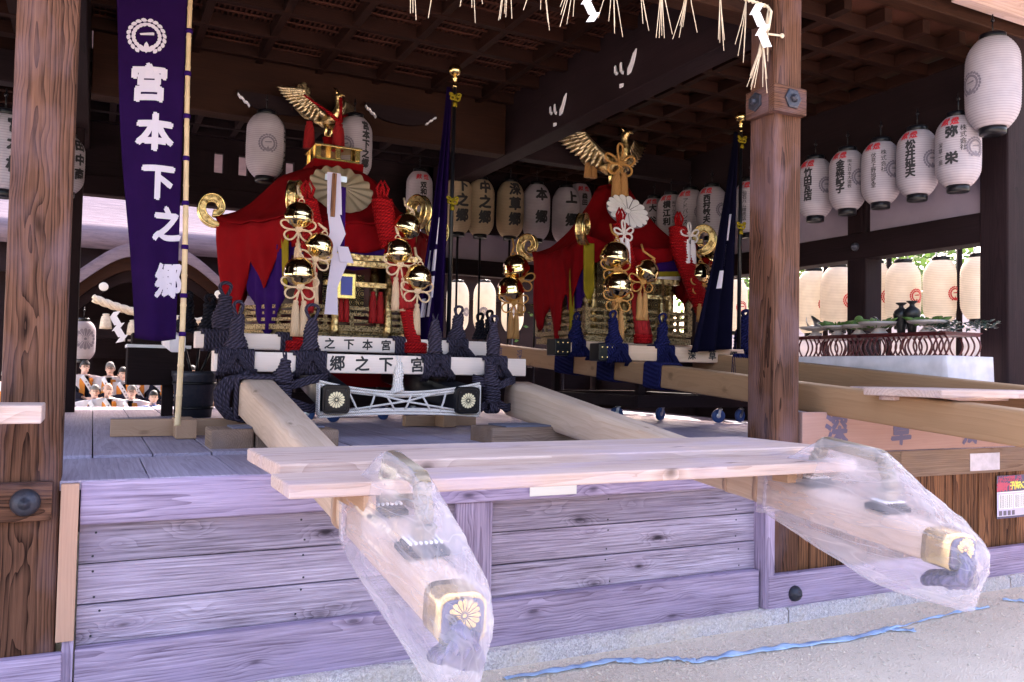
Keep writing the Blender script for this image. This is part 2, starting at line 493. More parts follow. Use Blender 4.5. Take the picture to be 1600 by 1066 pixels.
M['lintel'] = wood('lintel_timber', (.036, .014, .008), (.012, .005, .004), knots=.15, bump=.3, vary=.2)
M['gold'] = metal('chased_gold', (.80, .60, .28), .3, .7, 38, (.22, .13, .05), vor=30)
M['goldfine'] = metal('fine_chased_gold', (.44, .33, .18), .34, .8, 90, (.10, .07, .04), vor=75)
M['goldplain'] = metal('plain_gold', (.83, .62, .26), .22, .12, 30)
M['bell'] = metal('bell_brass', (.80, .63, .33), .09, .02, 6)
M['steel'] = metal('caster_steel', (.55, .56, .60), .35)
M['iron'] = plain('black_iron', (.035, .04, .06), .5, .6, 30, (.06, .055, .07), .3, 60)
M['lacquer'] = plain('black_lacquer', (.006, .006, .009), .3, 0, spec=.25)
M['redlacq'] = plain('dark_red_lacquer', (.075, .012, .016), .3)
M['red'] = cloth('red_cloth', (.20, .0035, .0065), trans=.06, spec=.05)
M['purple'] = cloth('purple_cloth', (.028, .007, .095))
M['banner'] = cloth('banner_purple_cloth', (.017, .0045, .047), trans=.06)
M['navy'] = cloth('navy_cloth', (.004, .0035, .014))
M['yellow'] = cloth('yellow_cloth', (.24, .18, .015))
M['whitec'] = cloth('white_cloth', (.80, .75, .81), trans=.1)
M['white'] = plain('white_paint', (.80, .78, .82), .7)
M['streamer'] = plain('lilac_paper', (.52, .47, .60), .8)
M['whitepaper'] = plain('white_paper', (.84, .83, .88), .8)
M['fan'] = plain('beige_silk', (.30, .235, .16), .6, 0, 20, (.30, .23, .16))
M['rope'] = rope('slate_rope', (.062, .052, .084), (.005, .004, .008), 24.0)
M['ropenavy'] = rope('navy_rope', (.016, .017, .085), (.002, .002, .014), 24.0)
M['ropedark'] = rope('black_rope', (.02, .02, .03), (.004, .004, .008), 30.0)
M['ropewhite'] = rope('white_cotton_rope', (.78, .73, .72), (.42, .36, .36), 60.0, bump=.5)
M['ropered'] = rope('red_silk_rope', (.36, .008, .011), (.10, .002, .004), 40.0, .55)
M['cord'] = rope('cream_cord', (.72, .55, .38), (.42, .28, .17), 70.0, .6, 3.0, .4)
M['cordtan'] = rope('tan_cord', (.55, .30, .10), (.30, .14, .04), 70.0, .6, 3.0, .4)
M['tassel'] = fringe('cream_fringe', (.66, .48, .33), (.40, .27, .17))
M['tasseltan'] = fringe('tan_fringe', (.52, .28, .10), (.30, .14, .05))
M['tasselred'] = fringe('red_fringe', (.38, .008, .011), (.14, .003, .005))
M['tasselwhite'] = fringe('white_fringe', (.80, .74, .78), (.55, .50, .55))
M['straw'] = plain('rice_straw', (.72, .62, .49), .7, 0, 30, (.55, .45, .33))
M['ink'] = plain('black_ink', (.014, .013, .017), .7)
M['inkgrey'] = plain('grey_ink', (.16, .14, .18), .8)
M['inkred'] = plain('red_ink', (.50, .02, .035), .7)
M['inkblue'] = plain('blue_black_ink', (.10, .085, .17), .7)
M['inkwhite'] = plain('white_dye', (.55, .50, .60), .8)
M['bamboo'] = plain('bamboo', (.62, .46, .27), .45, 0, 9, (.50, .36, .20))
M['rubber'] = plain('blue_rubber', (.02, .06, .22), .5)
M['skin'] = plain('skin', (.62, .40, .32), .55)
M['hair'] = plain('grey_hair', (.20, .19, .19), .7)
M['hairblack'] = plain('black_hair', (.03, .028, .03), .6)
M['orange'] = cloth('orange_cloth', (.75, .28, .06))
M['blackc'] = cloth('black_cloth', (.03, .03, .05))
M['bluec'] = cloth('blue_cloth', (.06, .16, .50))
M['plaster'] = plain('white_plaster', (.28, .235, .30), .85, 0, 3, (.24, .20, .26), .1, 30)
M['zinc'] = plain('dull_zinc', (.55, .52, .62), .45, .7, 14, (.42, .40, .48))
M['plate'] = plain('cream_plate', (.74, .71, .66), .5)
M['felt'] = plain('grey_felt', (.10, .10, .15), .9)
M['vase'] = plain('black_pottery', (.012, .012, .014), .35, spec=.3)
M['dish'] = plain('pale_pottery', (.34, .31, .31), .5)
M['veg'] = plain('green_vegetables', (.10, .19, .03), .6, 0, 25, (.03, .07, .015))
M['dkleaf'] = plain('dark_sakaki_leaf', (.03, .06, .05), .3)
M['tape'] = plain('blue_plastic_tape', (.28, .45, .78), .35, 0, 8, (.48, .63, .88))
M['bark'] = plain('tree_bark', (.10, .075, .055), .9, 0, 12)
M['pink'] = plain('poster_pink', (.50, .07, .14), .6)
def lantern_paper(name, color, tr=.35, glow=None):
    t = NT(name)
    sp = t.n('SeparateXYZ', {0: t.attr('lc').outputs['Vector']})
    nz = t.n('TexNoise', {'Vector': t.n('TexCoord').outputs['Object'], 'Scale': 9.0, 'Detail': 5.0})
    col = t.mix(t.n('MapRange', {0: nz.outputs[0], 1: .3, 2: .7}), tuple(c * .86 for c in color), color)
    rb = t.math('SINE', t.math('MULTIPLY', sp.outputs[0], 2 * pi / .0205))
    col = t.mix(t.n('MapRange', {0: rb, 1: .55, 2: .95, 4: .5}), col, tuple(c * .45 for c in color))
    b = t.bsdf(col, .75, spec=.2)
    tr_ = t.n('BsdfTranslucent', {'Color': col})
    mx = t.n('MixShader', {0: tr, 1: b, 2: tr_})
    t.t.links.new(mx.outputs[0], t.out.inputs[0])
    return t.m
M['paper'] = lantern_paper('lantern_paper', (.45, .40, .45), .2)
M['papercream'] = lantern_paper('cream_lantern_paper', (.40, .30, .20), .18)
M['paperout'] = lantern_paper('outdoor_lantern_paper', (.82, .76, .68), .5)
def leafm(name, a, b):
    t = NT(name)
    rn = t.attr('rn').outputs['Fac']
    col = t.mix(rn, a, b)
    bs = t.bsdf(col, .5, spec=.3)
    tr = t.n('BsdfTranslucent', {'Color': col})
    mx = t.n('MixShader', {0: .35, 1: bs, 2: tr})
    t.t.links.new(mx.outputs[0], t.out.inputs[0])
    return t.m
M['leaf'] = leafm('tree_leaf', (.05, .11, .03), (.13, .22, .05))
def ground_mat():
    t = NT('sandy_gravel')
    ob = t.n('TexCoord').outputs['Object']
    a = t.n('TexNoise', {'Vector': ob, 'Scale': 2.2, 'Detail': 8.0, 'Roughness': .65})
    b = t.n('TexVoronoi', {'Vector': ob, 'Scale': 85.0})
    c = t.n('TexNoise', {'Vector': ob, 'Scale': 240.0, 'Detail': 3.0})
    col = t.mix(t.n('MapRange', {0: a.outputs[0], 1: .3, 2: .7}), (.88, .77, .66), (.76, .65, .56))
    col = t.mix(t.n('MapRange', {0: b.outputs['Color'], 1: .55, 2: 1.0, 4: .55}), col, (.82, .75, .68))
    col = t.mix(t.n('MapRange', {0: c.outputs[0], 1: .60, 2: .80, 4: .45}), col, (.46, .37, .31))
    h = t.math('ADD', t.math('MULTIPLY', c.outputs[0], .6), t.math('MULTIPLY', b.outputs['Distance'], .8))
    h = t.math('MULTIPLY_ADD', a.outputs[0], 1.5, h)
    t.bsdf(col, .95, bump=h, strength=.8, dist=.014, spec=.05)
    return t.m
M['ground'] = ground_mat()
def stone_mat():
    t = NT('kerb_granite')
    ob = t.n('TexCoord').outputs['Object']
    a = t.n('TexVoronoi', {'Vector': ob, 'Scale': 130.0})
    b = t.n('TexNoise', {'Vector': ob, 'Scale': 28.0, 'Detail': 8.0})
    c = t.n('TexNoise', {'Vector': ob, 'Scale': 3.0, 'Detail': 4.0})
    col = t.mix(t.n('MapRange', {0: a.outputs['Color'], 1: .2, 2: .9}), (.44, .40, .45), (.76, .71, .76))
    col = t.mix(t.n('MapRange', {0: c.outputs[0], 1: .45, 2: .7, 4: .6}), col, (.70, .60, .52))
    t.bsdf(col, .9, bump=b.outputs[0], strength=1.0, dist=.05, spec=.1)
    return t.m
M['granite'] = stone_mat()
def thatch_mat():
    t = NT('bark_thatch')
    ob = t.n('TexCoord').outputs['Object']
    a = t.n('TexNoise', {'Vector': t.scale(ob, (3, 22, 22)), 'Scale': 1.0, 'Detail': 7.0, 'Roughness': .7})
    w = t.n('TexWave', {'Vector': ob, 'Scale': 3.0, 'Distortion': 4.0, 'Detail': 3.0}, bands_direction='Y')
    col = t.mix(t.n('MapRange', {0: a.outputs[0], 1: .3, 2: .7}), (.13, .10, .125), (.21, .165, .20))
    t.bsdf(col, .9, bump=t.math('MULTIPLY_ADD', w.outputs[1], .15, a.outputs[0]), strength=.4, dist=.03, spec=.1)
    return t.m
M['thatch'] = thatch_mat()
def flower_panel():
    t = NT('gold_flower_lattice')
    ob = t.n('TexCoord').outputs['Object']
    v = t.n('TexVoronoi', {'Vector': ob, 'Scale': 11.0, 'Randomness': .15})
    ringm = t.math('SINE', t.math('MULTIPLY', v.outputs['Distance'], 34.0))
    f = t.n('MapRange', {0: ringm, 1: -.1, 2: .2})
    col = t.mix(f, (.03, .02, .02), (.72, .55, .28))
    t.bsdf(col, .3, t.math('MULTIPLY', f, 1.0), bump=ringm, strength=.6, dist=.01)
    return t.m
M['flower'] = flower_panel()
def plastic_mat():
    t = NT('clear_plastic_film')
    ob = t.n('TexCoord').outputs['Object']
    a = t.n('TexNoise', {'Vector': t.scale(ob, (13, 1.3, 11)), 'Scale': 1.0, 'Detail': 2.0, 'Distortion': .3})
    b = t.n('TexNoise', {'Vector': t.scale(ob, (9, 1.6, 7)), 'Scale': 1.0, 'Detail': 2.0, 'Distortion': 1.0})
    fold = t.n('MapRange', {0: t.math('ABSOLUTE', t.math('SUBTRACT', a.outputs[0], .5)), 1: .03, 2: 0.0, 3: 0.0, 4: .10})
    haze = t.n('MapRange', {0: b.outputs[0], 1: .35, 2: .75, 3: .18, 4: .45})
    fr = t.math('POWER', t.n('LayerWeight', {'Blend': .5}).outputs['Facing'], 4.0)
    bp = t.n('Bump', {'Height': t.math('MULTIPLY_ADD', b.outputs[0], .25, a.outputs[0]), 'Strength': .4, 'Distance': .02})
    tr = t.n('BsdfTransparent', {'Color': (.97, .96, .99)})
    df = t.n('BsdfDiffuse', {'Color': (.84, .80, .88), 'Normal': bp})
    tl = t.n('BsdfTranslucent', {'Color': (.84, .80, .88), 'Normal': bp})
    gl = t.n('BsdfGlossy', {'Color': (1, 1, 1), 'Roughness': .14, 'Normal': bp})
    white = t.n('MixShader', {0: .5, 1: df.outputs[0], 2: tl.outputs[0]})
    m1 = t.n('MixShader', {0: t.math('ADD', fold, haze), 1: tr.outputs[0], 2: white.outputs[0]})
    m2 = t.n('MixShader', {0: t.math('MULTIPLY_ADD', fr, .45, .015), 1: m1.outputs[0], 2: gl.outputs[0]})
    t.t.links.new(m2.outputs[0], t.out.inputs[0])
    return t.m
M['film'] = plastic_mat()
M['goldpale'] = plain('pale_gold_inlay', (.74, .66, .46), .4, .3)
M['goldfeather'] = metal('feather_gold', (.80, .66, .42), .30, .5, 55, (.42, .30, .15))
M['navypurple'] = cloth('dark_purple_cloth', (.010, .003, .038))
# ---------------------------------------------------------------- ground
GZ = -0.10
g = MB()
def ground_h(u, v):
    x = -90 + 180 * u; y = -90 + 180 * v
    return (x, y, GZ)
g.add([(-120, -120, GZ), (120, -120, GZ), (120, 120, GZ), (-120, 120, GZ)], [(0, 1, 2, 3)])
g.build('ground', M['ground'], kind='structure')
gr = MB()
ico = [(0, 0, 1), (1, 0, 0), (0, 1, 0), (-1, 0, 0), (0, -1, 0), (0, 0, -1)]
icf = [(0, 1, 2), (0, 2, 3), (0, 3, 4), (0, 4, 1), (5, 2, 1), (5, 3, 2), (5, 4, 3), (5, 1, 4)]
for i in range(6500):
    x = RND.uniform(1.2, 7.4); y = -.1 - abs(RND.gauss(0, .55)); r = .0025 + .009 * RND.random() ** 3
    gr.add([(x + p[0] * r * RND.uniform(.7, 1.4), y + p[1] * r * RND.uniform(.7, 1.4), GZ + r * .3 + p[2] * r * .7) for p in ico], icf)
gr.build('gravel', plain('pebble', (.80, .70, .60), .9, 0, 20, (.50, .43, .38)), kind='stuff')
k = MB()
xs = [-3.2, -.6, 1.9, 4.35, 6.8, 9.2]
for a, b in zip(xs[:-1], xs[1:]):
    n = 60
    def kf(u, v, a=a, b=b):
        x = a + .004 + (b - a - .008) * u
        pts = [(-.10, GZ - .05), (-.095, -.018), (-.075, -.002), (.0, 0.0), (.35, 0.0)]
        i = min(int(v * 4 + 1e-6), 3); f = v * 4 - i
        y = pts[i][0] + (pts[i + 1][0] - pts[i][0]) * f; z = pts[i][1] + (pts[i + 1][1] - pts[i][1]) * f
        d = noise.noise(V((x * 9, y * 20, z * 20))) * .006
        return (x, y - (d if v < .6 else 0), z + d * .3)
    k.grid(n, 4, kf)
k.build('kerb', M['granite'], kind='structure')

# added, unseen mound behind the camera: blocks low sky to darken the interior
hl = MB()
def blocker_h(u, v):
    x = -90 + 180 * u; y = -24 - 40 * v
    return (x, y, GZ - .3 + (11 + 3 * noise.noise(V((x * .05, 0, 3)))) * sin(min(1, v * 2.2) * pi / 2) ** .7 + (1.2 * noise.noise(V((x * .35, y * .35, 0))) + .6 * noise.noise(V((x * .9, y * .9, 4)))) * min(1, v * 6))
hl.grid(200, 40, blocker_h); hl.build('sky_blocker', plain('sky_blocker_green', (.05, .075, .03), .95, 0, 1.2, (.02, .03, .014), .6, 2), kind='structure')

# ---------------------------------------------------------------- the open hall: one building with its parts
hall = thing('wooden_hall', (2.1, 3.3, 0), 'open timber stage hall with coffered ceiling, weathered plank front and square columns', 'hall')
XL, XR, YB = -2.75, 7.03, 7.0
FZ = 1.05
def part(mb, name, m, bevel=.004, **kw): return mb.build(name, M[m] if isinstance(m, str) else m, hall, bevel, **kw)
# stage floor: a front row of boards and the raised main floor behind it
fl = MB(); x = XL
while x < XR:
    w = RND.uniform(.42, .56); fl.bx(x + .003, min(x + w, XR) - .003, .006, 1.02 + RND.uniform(-.002, .002), FZ - .05, FZ - .004 + RND.uniform(-.002, .001)); x += w
x = XL
while x < XR:
    w = RND.uniform(.27, .34); fl.bx(x + .004, min(x + w, XR) - .004, 1.03, YB, FZ - .05, FZ + .014 + RND.uniform(-.003, .002)); x += w
part(fl, 'floor', 'floor', .003)
b = MB(); b.bx(XL, XR, .3, YB, FZ - .3, FZ - .055); part(b, 'floor_joist', 'dark')
# front of the stage
for xa, xb in ((-2.6, -.373), (-.03, 1.62), (1.622, 4.277), (4.538, 5.6), (5.602, 7.9)):
    b = MB(); b.bx(xa, xb, 0, .2 if xb < 7 else .062, .835, FZ - .008)
    part(b, 'edge_beam', 'weathered2' if xb < 4.29 else 'rough', .006)
for i in range(3):
    z0 = .255 + i * .193
    b = MB(); b.bx(-.03, 4.19, .055 + (i % 2) * .006, .09 + (i % 2) * .006, z0 + .003, z0 + .190); pl = part(b, 'wall_plank', 'weathered', .004)
    ORIGIN[pl.name] = ORIGIN[hall.name]; nb = MB()
    for xn in (.05, 1.02, 1.98, 2.96, 4.02):
        for zn in (.035, .155): nb.lathe([(.006, 0), (.005, .002), (1e-5, .003)], (xn + RND.uniform(-.02, .02), .055 + (i % 2) * .006, z0 + zn + RND.uniform(-.01, .01)), 8, Matrix.Rotation(pi / 2, 3, 'X'))
    nb.build('nail_heads', M['iron'], pl)
b = MB(); b.bx(-.03, 4.15, -.022, .05, -.005, .262); part(b, 'base_board', 'weathered2', .006)
b = MB(); b.bx(-.03, 4.15, .1, .12, -.005, .83); part(b, 'backing', 'dark')
b = MB(); b.bx(1.895, 2.125, .012, .05, .262, .833); part(b, 'mid_post', 'weathered2', .004)
b = MB(); b.bx(-.112, -.036, -.035, .05, .31, 1.035); part(b, 'batten', 'batten', .004)
b = MB(); b.bx(-.085, -.036, -.015, .05, -.02, .306); part(b, 'batten', 'weathered2', .004)
b = MB(); b.bx(4.175, 4.262, -.055, .09, .0, .832); part(b, 'side_post', 'weathered2', .006)
# right bay: vertical brown boards and a base board with an iron boss
x = 4.54
while x < 7.9:
    w = RND.uniform(.085, .2); b = MB(); b.bx(x, min(x + w, 7.95) - .004, .03 + RND.uniform(-.004, .006), .06, .17, .84); part(b, 'vertical_board', 'brown', .003); x += w
for xa, xb in ((4.205, 7.95), (-2.9, -.082)):
    b = MB(); b.bx(xa, xb, -.06, .0, -.01, .225 if xa > 0 else .262); part(b, 'base_board', 'weathered2', .006)
x = -2.7
while x < -.4:
    w = RND.uniform(.1, .2); b = MB(); b.bx(x, x + w - .004, .03, .06, .2, .84); part(b, 'vertical_board', 'brown', .003); x += w
def boss(c, r, oct_=False, rot=None):
    m_ = MB()
    R = rot or Matrix.Rotation(pi / 2, 3, 'X')
    if oct_: pr = [(r, 0), (r, .012), (r * .86, .016), (r * .42, .016), (r * .4, .03), (r * .25, .045), (1e-5, .048)]; m_.lathe(pr, c, 6, R, smooth=False)
    else: m_.lathe([(r, 0), (r * .98, .012), (r * .8, .032), (r * .5, .045), (r * .42, .046), (r * .4, .052), (r * .2, .056), (r * .18, .066), (1e-5, .07)], c, 28, R)
    return m_
# columns
def column(x0, x1, y0, y1, z1=4.75, m='column', z0=-.02, name='column'):
    b = MB(); b.bx(x0, x1, y0, y1, z0, z1); return part(b, name, m, .014)
column(-.37, -.115, .0, .255)
column(4.28, 4.535, .0, .255)
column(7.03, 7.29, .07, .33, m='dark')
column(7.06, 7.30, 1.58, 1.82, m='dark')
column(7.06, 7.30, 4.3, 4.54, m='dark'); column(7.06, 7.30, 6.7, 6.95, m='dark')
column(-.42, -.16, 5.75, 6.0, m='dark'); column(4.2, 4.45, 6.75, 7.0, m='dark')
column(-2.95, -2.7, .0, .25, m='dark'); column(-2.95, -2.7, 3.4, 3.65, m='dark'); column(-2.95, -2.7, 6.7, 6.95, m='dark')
# tie-beam ends with iron bosses
b = MB(); b.bx(-2.9, -.145, -.055, -.002, .875, 1.05); n1 = part(b, 'tie_beam', 'column', .006)
ORIGIN[n1.name] = ORIGIN[hall.name]
boss((-.252, -.055, .962), .062).build('boss', M['iron'], n1)
b = MB(); b.bx(4.215, 4.525, -.06, -.002, 3.47, 3.665); n2 = part(b, 'tie_beam_end', 'column', .006)
boss((4.385, -.06, 3.575), .075, True).build('boss', M['iron'], n2)
b = MB(); b.bx(4.215, 4.278, .001, .23, 3.47, 3.665); n2 = part(b, 'tie_beam_end', 'column', .006)
boss((4.215, .125, 3.575), .07, True, Matrix.Rotation(-pi / 2, 3, 'Y')).build('boss', M['iron'], n2)
for c in ((4.44, -.06, .085), (-.29, -.06, .10)): part(boss(c, .055), 'boss', 'iron', 0)
# metal plates on the edge beam
b = MB(); b.bx(2.36, 2.685, -.004, -.0005, .853, .93); part(b, 'repair_plate', 'plate', .001)
b = MB(); b.bx(6.42, 6.80, -.005, -.0005, .858, 1.0); part(b, 'zinc_plate', 'zinc', .001)
# big beams
LZ = 4.155
b = MB(); b.bx(-.1, 4.27, .04, .22, 4.15, 4.45); part(b, 'front_lintel', 'lintel', .01)
b = MB(); b.bx(4.55, 7.3, .06, .2, 4.62, 4.85); part(b, 'front_lintel', 'lintel', .01)
b = MB(); b.bx(-2.75, -.38, .06, .2, 4.4, 4.85); part(b, 'front_lintel', 'lintel', .01)
for xx in (4.285, -.37):
    b = MB(); b.bx(xx, xx + .25, .26, 6.9, LZ, LZ + .85); part(b, 'crossbeam', 'dark', .012)
b = MB(); b.bx(-.1, 4.28, 4.38, 4.6, LZ, LZ + .85); part(b, 'crossbeam', 'lintel', .012)
b = MB(); b.bx(4.54, 7.1, 4.4, 4.58, LZ, LZ + .3); part(b, 'crossbeam', 'dark', .012)
b = MB(); b.bx(-2.75, -.38, 4.4, 4.58, LZ, LZ + .3); part(b, 'crossbeam', 'dark', .012)
# painted cloud-shaped brackets on the beams (white edges)
def bracket_edge(c, ax, s=1.0, face=-1):
    """carved bracket: dark block with white painted cut ends"""
    m_ = MB(); w_ = MB()
    pts = [(-.62, .10), (-.50, .02), (-.44, -.05), (-.34, -.09), (-.2, -.12), (0, -.13), (.2, -.12), (.34, -.09), (.44, -.05), (.50, .02), (.62, .10), (.62, .14), (-.62, .14)]
    T = Matrix.Translation(c) @ ax @ Matrix.Scale(s, 4)
    m_.prism(pts, .06, T)
    for a, b_ in (((-.62, .10), (-.44, -.05)), ((.44, -.05), (.62, .10))):
        for i in range(5):
            t0, t1 = i / 5, (i + 1) / 5
            z0 = .012 * (-1) ** i
            q = [(a[0] + (b_[0] - a[0]) * t0, a[1] + (b_[1] - a[1]) * t0 - .0 + z0), (a[0] + (b_[0] - a[0]) * t1, a[1] + (b_[1] - a[1]) * t1 - z0)]
            w_.prism([(q[0][0], q[0][1] - .028), (q[1][0], q[1][1] - .028), (q[1][0], q[1][1]), (q[0][0], q[0][1])], .07, T)
    o = part(m_, 'carved_bracket', 'dark', 0)
    w_.build('white_edge', M['white'], o)
AX = Matrix(((1, 0, 0, 0), (0, 0, 1, 0), (0, 1, 0, 0), (0, 0, 0, 1)))       # local XY -> world XZ, pushed +Y
for px, py in ((436, 165), (628, 182)):
    p = aty(px, py, 4.3); bracket_edge((p.x, 4.30, p.z), AX, .66)
b = MB()
for px, py in ((868, 172), (972, 108)):
    p = on(px, py, 0, 4.27); y = p.y
    w_ = MB()
    TT = Matrix.Translation((4.262, y, p.z)) @ Matrix(((0, 0, 1, 0), (-1, 0, 0, 0), (0, 1, 0, 0), (0, 0, 0, 1)))
    for q in ([(.10, -.03), (.15, .02), (.19, .09), (.24, .12), (.23, .07), (.20, .0), (.15, -.08), (.10, -.09)], [(-.03, -.02), (.03, -.03), (.02, -.06), (-.0, -.05), (-.01, .07), (-.03, .06)],
              [(-.13, .0), (-.07, -.01), (-.08, -.03), (-.1, -.03), (-.11, .07), (-.13, .06)], [(-.03, -.14), (.03, -.15), (.02, -.18), (-.03, -.18)]):
        w_.prism([(x_ * .95, y_ * .95) for x_, y_ in q], .012, TT)
    part(w_, 'white_bracket_end', 'white', 0)
# ceilings: coffers
def coffer(x0, x1, y0, y1, z, px, py, w, h, mj, mp, name):
    m_ = MB(); n = int((x1 - x0) / px); 
    for i in range(n + 1):
        x = x0 + px * (i + .5)
        if x < x1: m_.bx(x - w / 2, x + w / 2, y0, y1, z, z + h)
    part(m_, name, mj, .004)
    m_ = MB(); n = int((y1 - y0) / py)
    for i in range(n + 1):
        y = y0 + py * (i + .5)
        if y < y1: m_.bx(x0, x1, y - w / 2, y + w / 2, z - .006, z + h - .006)
    part(m_, name, mj, .004)
    m_ = MB(); m_.bx(x0, x1, y0, y1, z + h + .03, z + h + .06); part(m_, 'ceiling_panel', mp, 0)
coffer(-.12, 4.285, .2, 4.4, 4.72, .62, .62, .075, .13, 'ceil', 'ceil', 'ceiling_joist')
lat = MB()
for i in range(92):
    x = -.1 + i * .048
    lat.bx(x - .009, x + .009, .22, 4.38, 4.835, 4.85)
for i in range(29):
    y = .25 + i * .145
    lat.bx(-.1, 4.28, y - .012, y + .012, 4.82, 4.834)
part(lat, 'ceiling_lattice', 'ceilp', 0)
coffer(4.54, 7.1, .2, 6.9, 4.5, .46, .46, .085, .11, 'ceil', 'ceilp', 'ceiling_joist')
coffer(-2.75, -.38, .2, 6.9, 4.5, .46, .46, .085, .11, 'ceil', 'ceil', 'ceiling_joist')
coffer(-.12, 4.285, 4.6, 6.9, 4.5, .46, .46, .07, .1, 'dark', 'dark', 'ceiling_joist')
# back wall head and slots
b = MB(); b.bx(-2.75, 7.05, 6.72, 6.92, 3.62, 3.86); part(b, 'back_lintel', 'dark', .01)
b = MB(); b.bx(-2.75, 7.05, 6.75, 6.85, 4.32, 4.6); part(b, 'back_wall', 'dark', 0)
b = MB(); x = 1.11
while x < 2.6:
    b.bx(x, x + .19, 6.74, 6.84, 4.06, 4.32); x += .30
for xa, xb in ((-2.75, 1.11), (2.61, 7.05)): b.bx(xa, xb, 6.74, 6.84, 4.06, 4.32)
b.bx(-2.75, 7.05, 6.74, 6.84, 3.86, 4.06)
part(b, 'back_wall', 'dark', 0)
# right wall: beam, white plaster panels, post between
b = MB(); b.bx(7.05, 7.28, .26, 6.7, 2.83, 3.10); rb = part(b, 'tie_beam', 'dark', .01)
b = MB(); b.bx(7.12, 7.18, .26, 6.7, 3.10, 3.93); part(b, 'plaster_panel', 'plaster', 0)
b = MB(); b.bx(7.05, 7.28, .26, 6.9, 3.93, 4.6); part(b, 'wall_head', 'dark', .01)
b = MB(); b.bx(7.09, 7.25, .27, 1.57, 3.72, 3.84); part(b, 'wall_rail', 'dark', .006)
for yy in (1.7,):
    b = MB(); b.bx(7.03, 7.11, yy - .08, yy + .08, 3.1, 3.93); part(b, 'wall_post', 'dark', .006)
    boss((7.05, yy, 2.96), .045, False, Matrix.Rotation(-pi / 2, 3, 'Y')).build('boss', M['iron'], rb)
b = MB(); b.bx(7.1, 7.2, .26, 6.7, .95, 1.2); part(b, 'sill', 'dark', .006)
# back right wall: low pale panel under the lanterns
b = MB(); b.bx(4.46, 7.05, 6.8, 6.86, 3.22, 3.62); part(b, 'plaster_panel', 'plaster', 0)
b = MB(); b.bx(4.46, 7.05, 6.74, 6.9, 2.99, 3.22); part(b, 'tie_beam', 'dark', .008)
b = MB(); b.bx(1.45, 7.0, 6.76, 6.84, .95, 1.66); part(b, 'light_block_wall', 'dark', .004)  # added dark wall, blocks the bright ground and sun patch at the back
b = MB(); b.bx(7.1, 7.16, 2.35, 6.7, 1.2, 1.75); part(b, 'light_block_wall', 'dark', .004)  # added as well, cuts the light leaking in from the right side
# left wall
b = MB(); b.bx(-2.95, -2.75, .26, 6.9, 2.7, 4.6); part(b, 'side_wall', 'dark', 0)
# roof
r = MB()
e = .95; z0, zt = 4.62, 8.2
rv = [(XL - e, -e, z0), (XR + e, -e, z0), (XR + e, YB + 2.6, z0), (XL - e, YB + 2.6, z0), (XL + 3, 3.4, zt), (XR - 3, 3.4, zt)]
rf = [(0, 1, 5, 4), (1, 2, 5), (2, 3, 4, 5), (3, 0, 4)]
r.add(rv, rf); r.add([V(p) + V((0, 0, .22)) for p in rv], rf)
r.add([V(p) + V((0, 0, d)) for d in (0, .22) for p in rv[:4]], [(i, (i + 1) % 4, 4 + (i + 1) % 4, 4 + i) for i in range(4)])
part(r, 'roof', 'thatch', 0)
b = MB()
x = XL - 1.6
while x < 3.4:
    b.bx(x, x + .07, -.9, .1, 4.545, 4.615); x += .3
part(b, 'eave_rafter', 'weathered2', 0)
p = on(1540, 8, 1, -.12)
b = MB(); b.bx(6.1, 9.0, -.16, -.06, p.z - .03, p.z + .25); part(b, 'eave_board', 'plank', .004)

# ---------------------------------------------------------------- planks, blocks, poles
def pole_z(y): return .92 + (y + 2.3) * .1047
def bench(label, x0, x1, y0, y1, z, h, skew=0, m='plank'):
    q = MB()
    n = 24
    def xx(u, y): return x0 + (x1 - x0) * u + (skew * (y - y0) if u > .5 else -.12 * (y - y0) * 0)
    q.box(((x0 + x1) / 2, (y0 + y1) / 2, z - h / 2), (x1 - x0, y1 - y0, h), Matrix.Rotation(skew, 3, 'Z'))
    return q.build('plank', M[m], None, .008, label=label, cat='plank', group='loose planks laid across the carrying poles')
bench('long pale rear plank laid across both near poles in front of the stage', .62, 3.44, -1.27, -.62, 1.24, .056, .012)
bench('narrow pale front plank laid across both near poles, behind the wrapped handles', .60, 3.27, -1.60, -1.275, 1.205, .05, -.004)
for (px, lab) in ((.86, 'small wooden cleat under the near plank, left end'), (1.06, 'small wooden cleat under the near plank, beside the left bag')):
    q = MB(); q.bx(px, px + .045, -1.59, -1.2, 1.09, 1.154); q.build('cleat', M['stand'], None, .003, label=lab, cat='cleat', group='cleats under the planks')
q = MB(); q.bx(2.93, 3.03, -1.50, -1.40, 1.10, 1.154); q.build('cleat', M['stand'], None, .003, label='small wooden cleat between the near plank and the right pole', cat='cleat', group='cleats under the planks')
bench('rear pale plank resting on the far tan poles at the right edge', 5.05, 8.2, -.42, .0, 1.535, .05, -.01)
bench('front pale plank resting on the far tan poles at the right edge', 4.66, 7.9, -1.05, -.46, 1.535, .05, -.01)
q = MB(); q.bx(4.75, 6.4, -.62, -.50, 1.455, 1.483); q.build('plank', M['plank'], None, .004, label='thin plank lying under the two far planks at the right edge', cat='plank', group='loose planks laid across the carrying poles')
p0 = aty(0, 648, -.35); p1 = aty(68, 648, -.35)
q = MB(); q.bx(p0.x - 1.2, p1.x, -.5, -.2, p0.z - .03, p0.z + .045); q.build('plank', M['plank'], None, .006, label='end of a pale plank jutting in at the left edge before the big column', cat='plank', group='loose planks laid across the carrying poles')

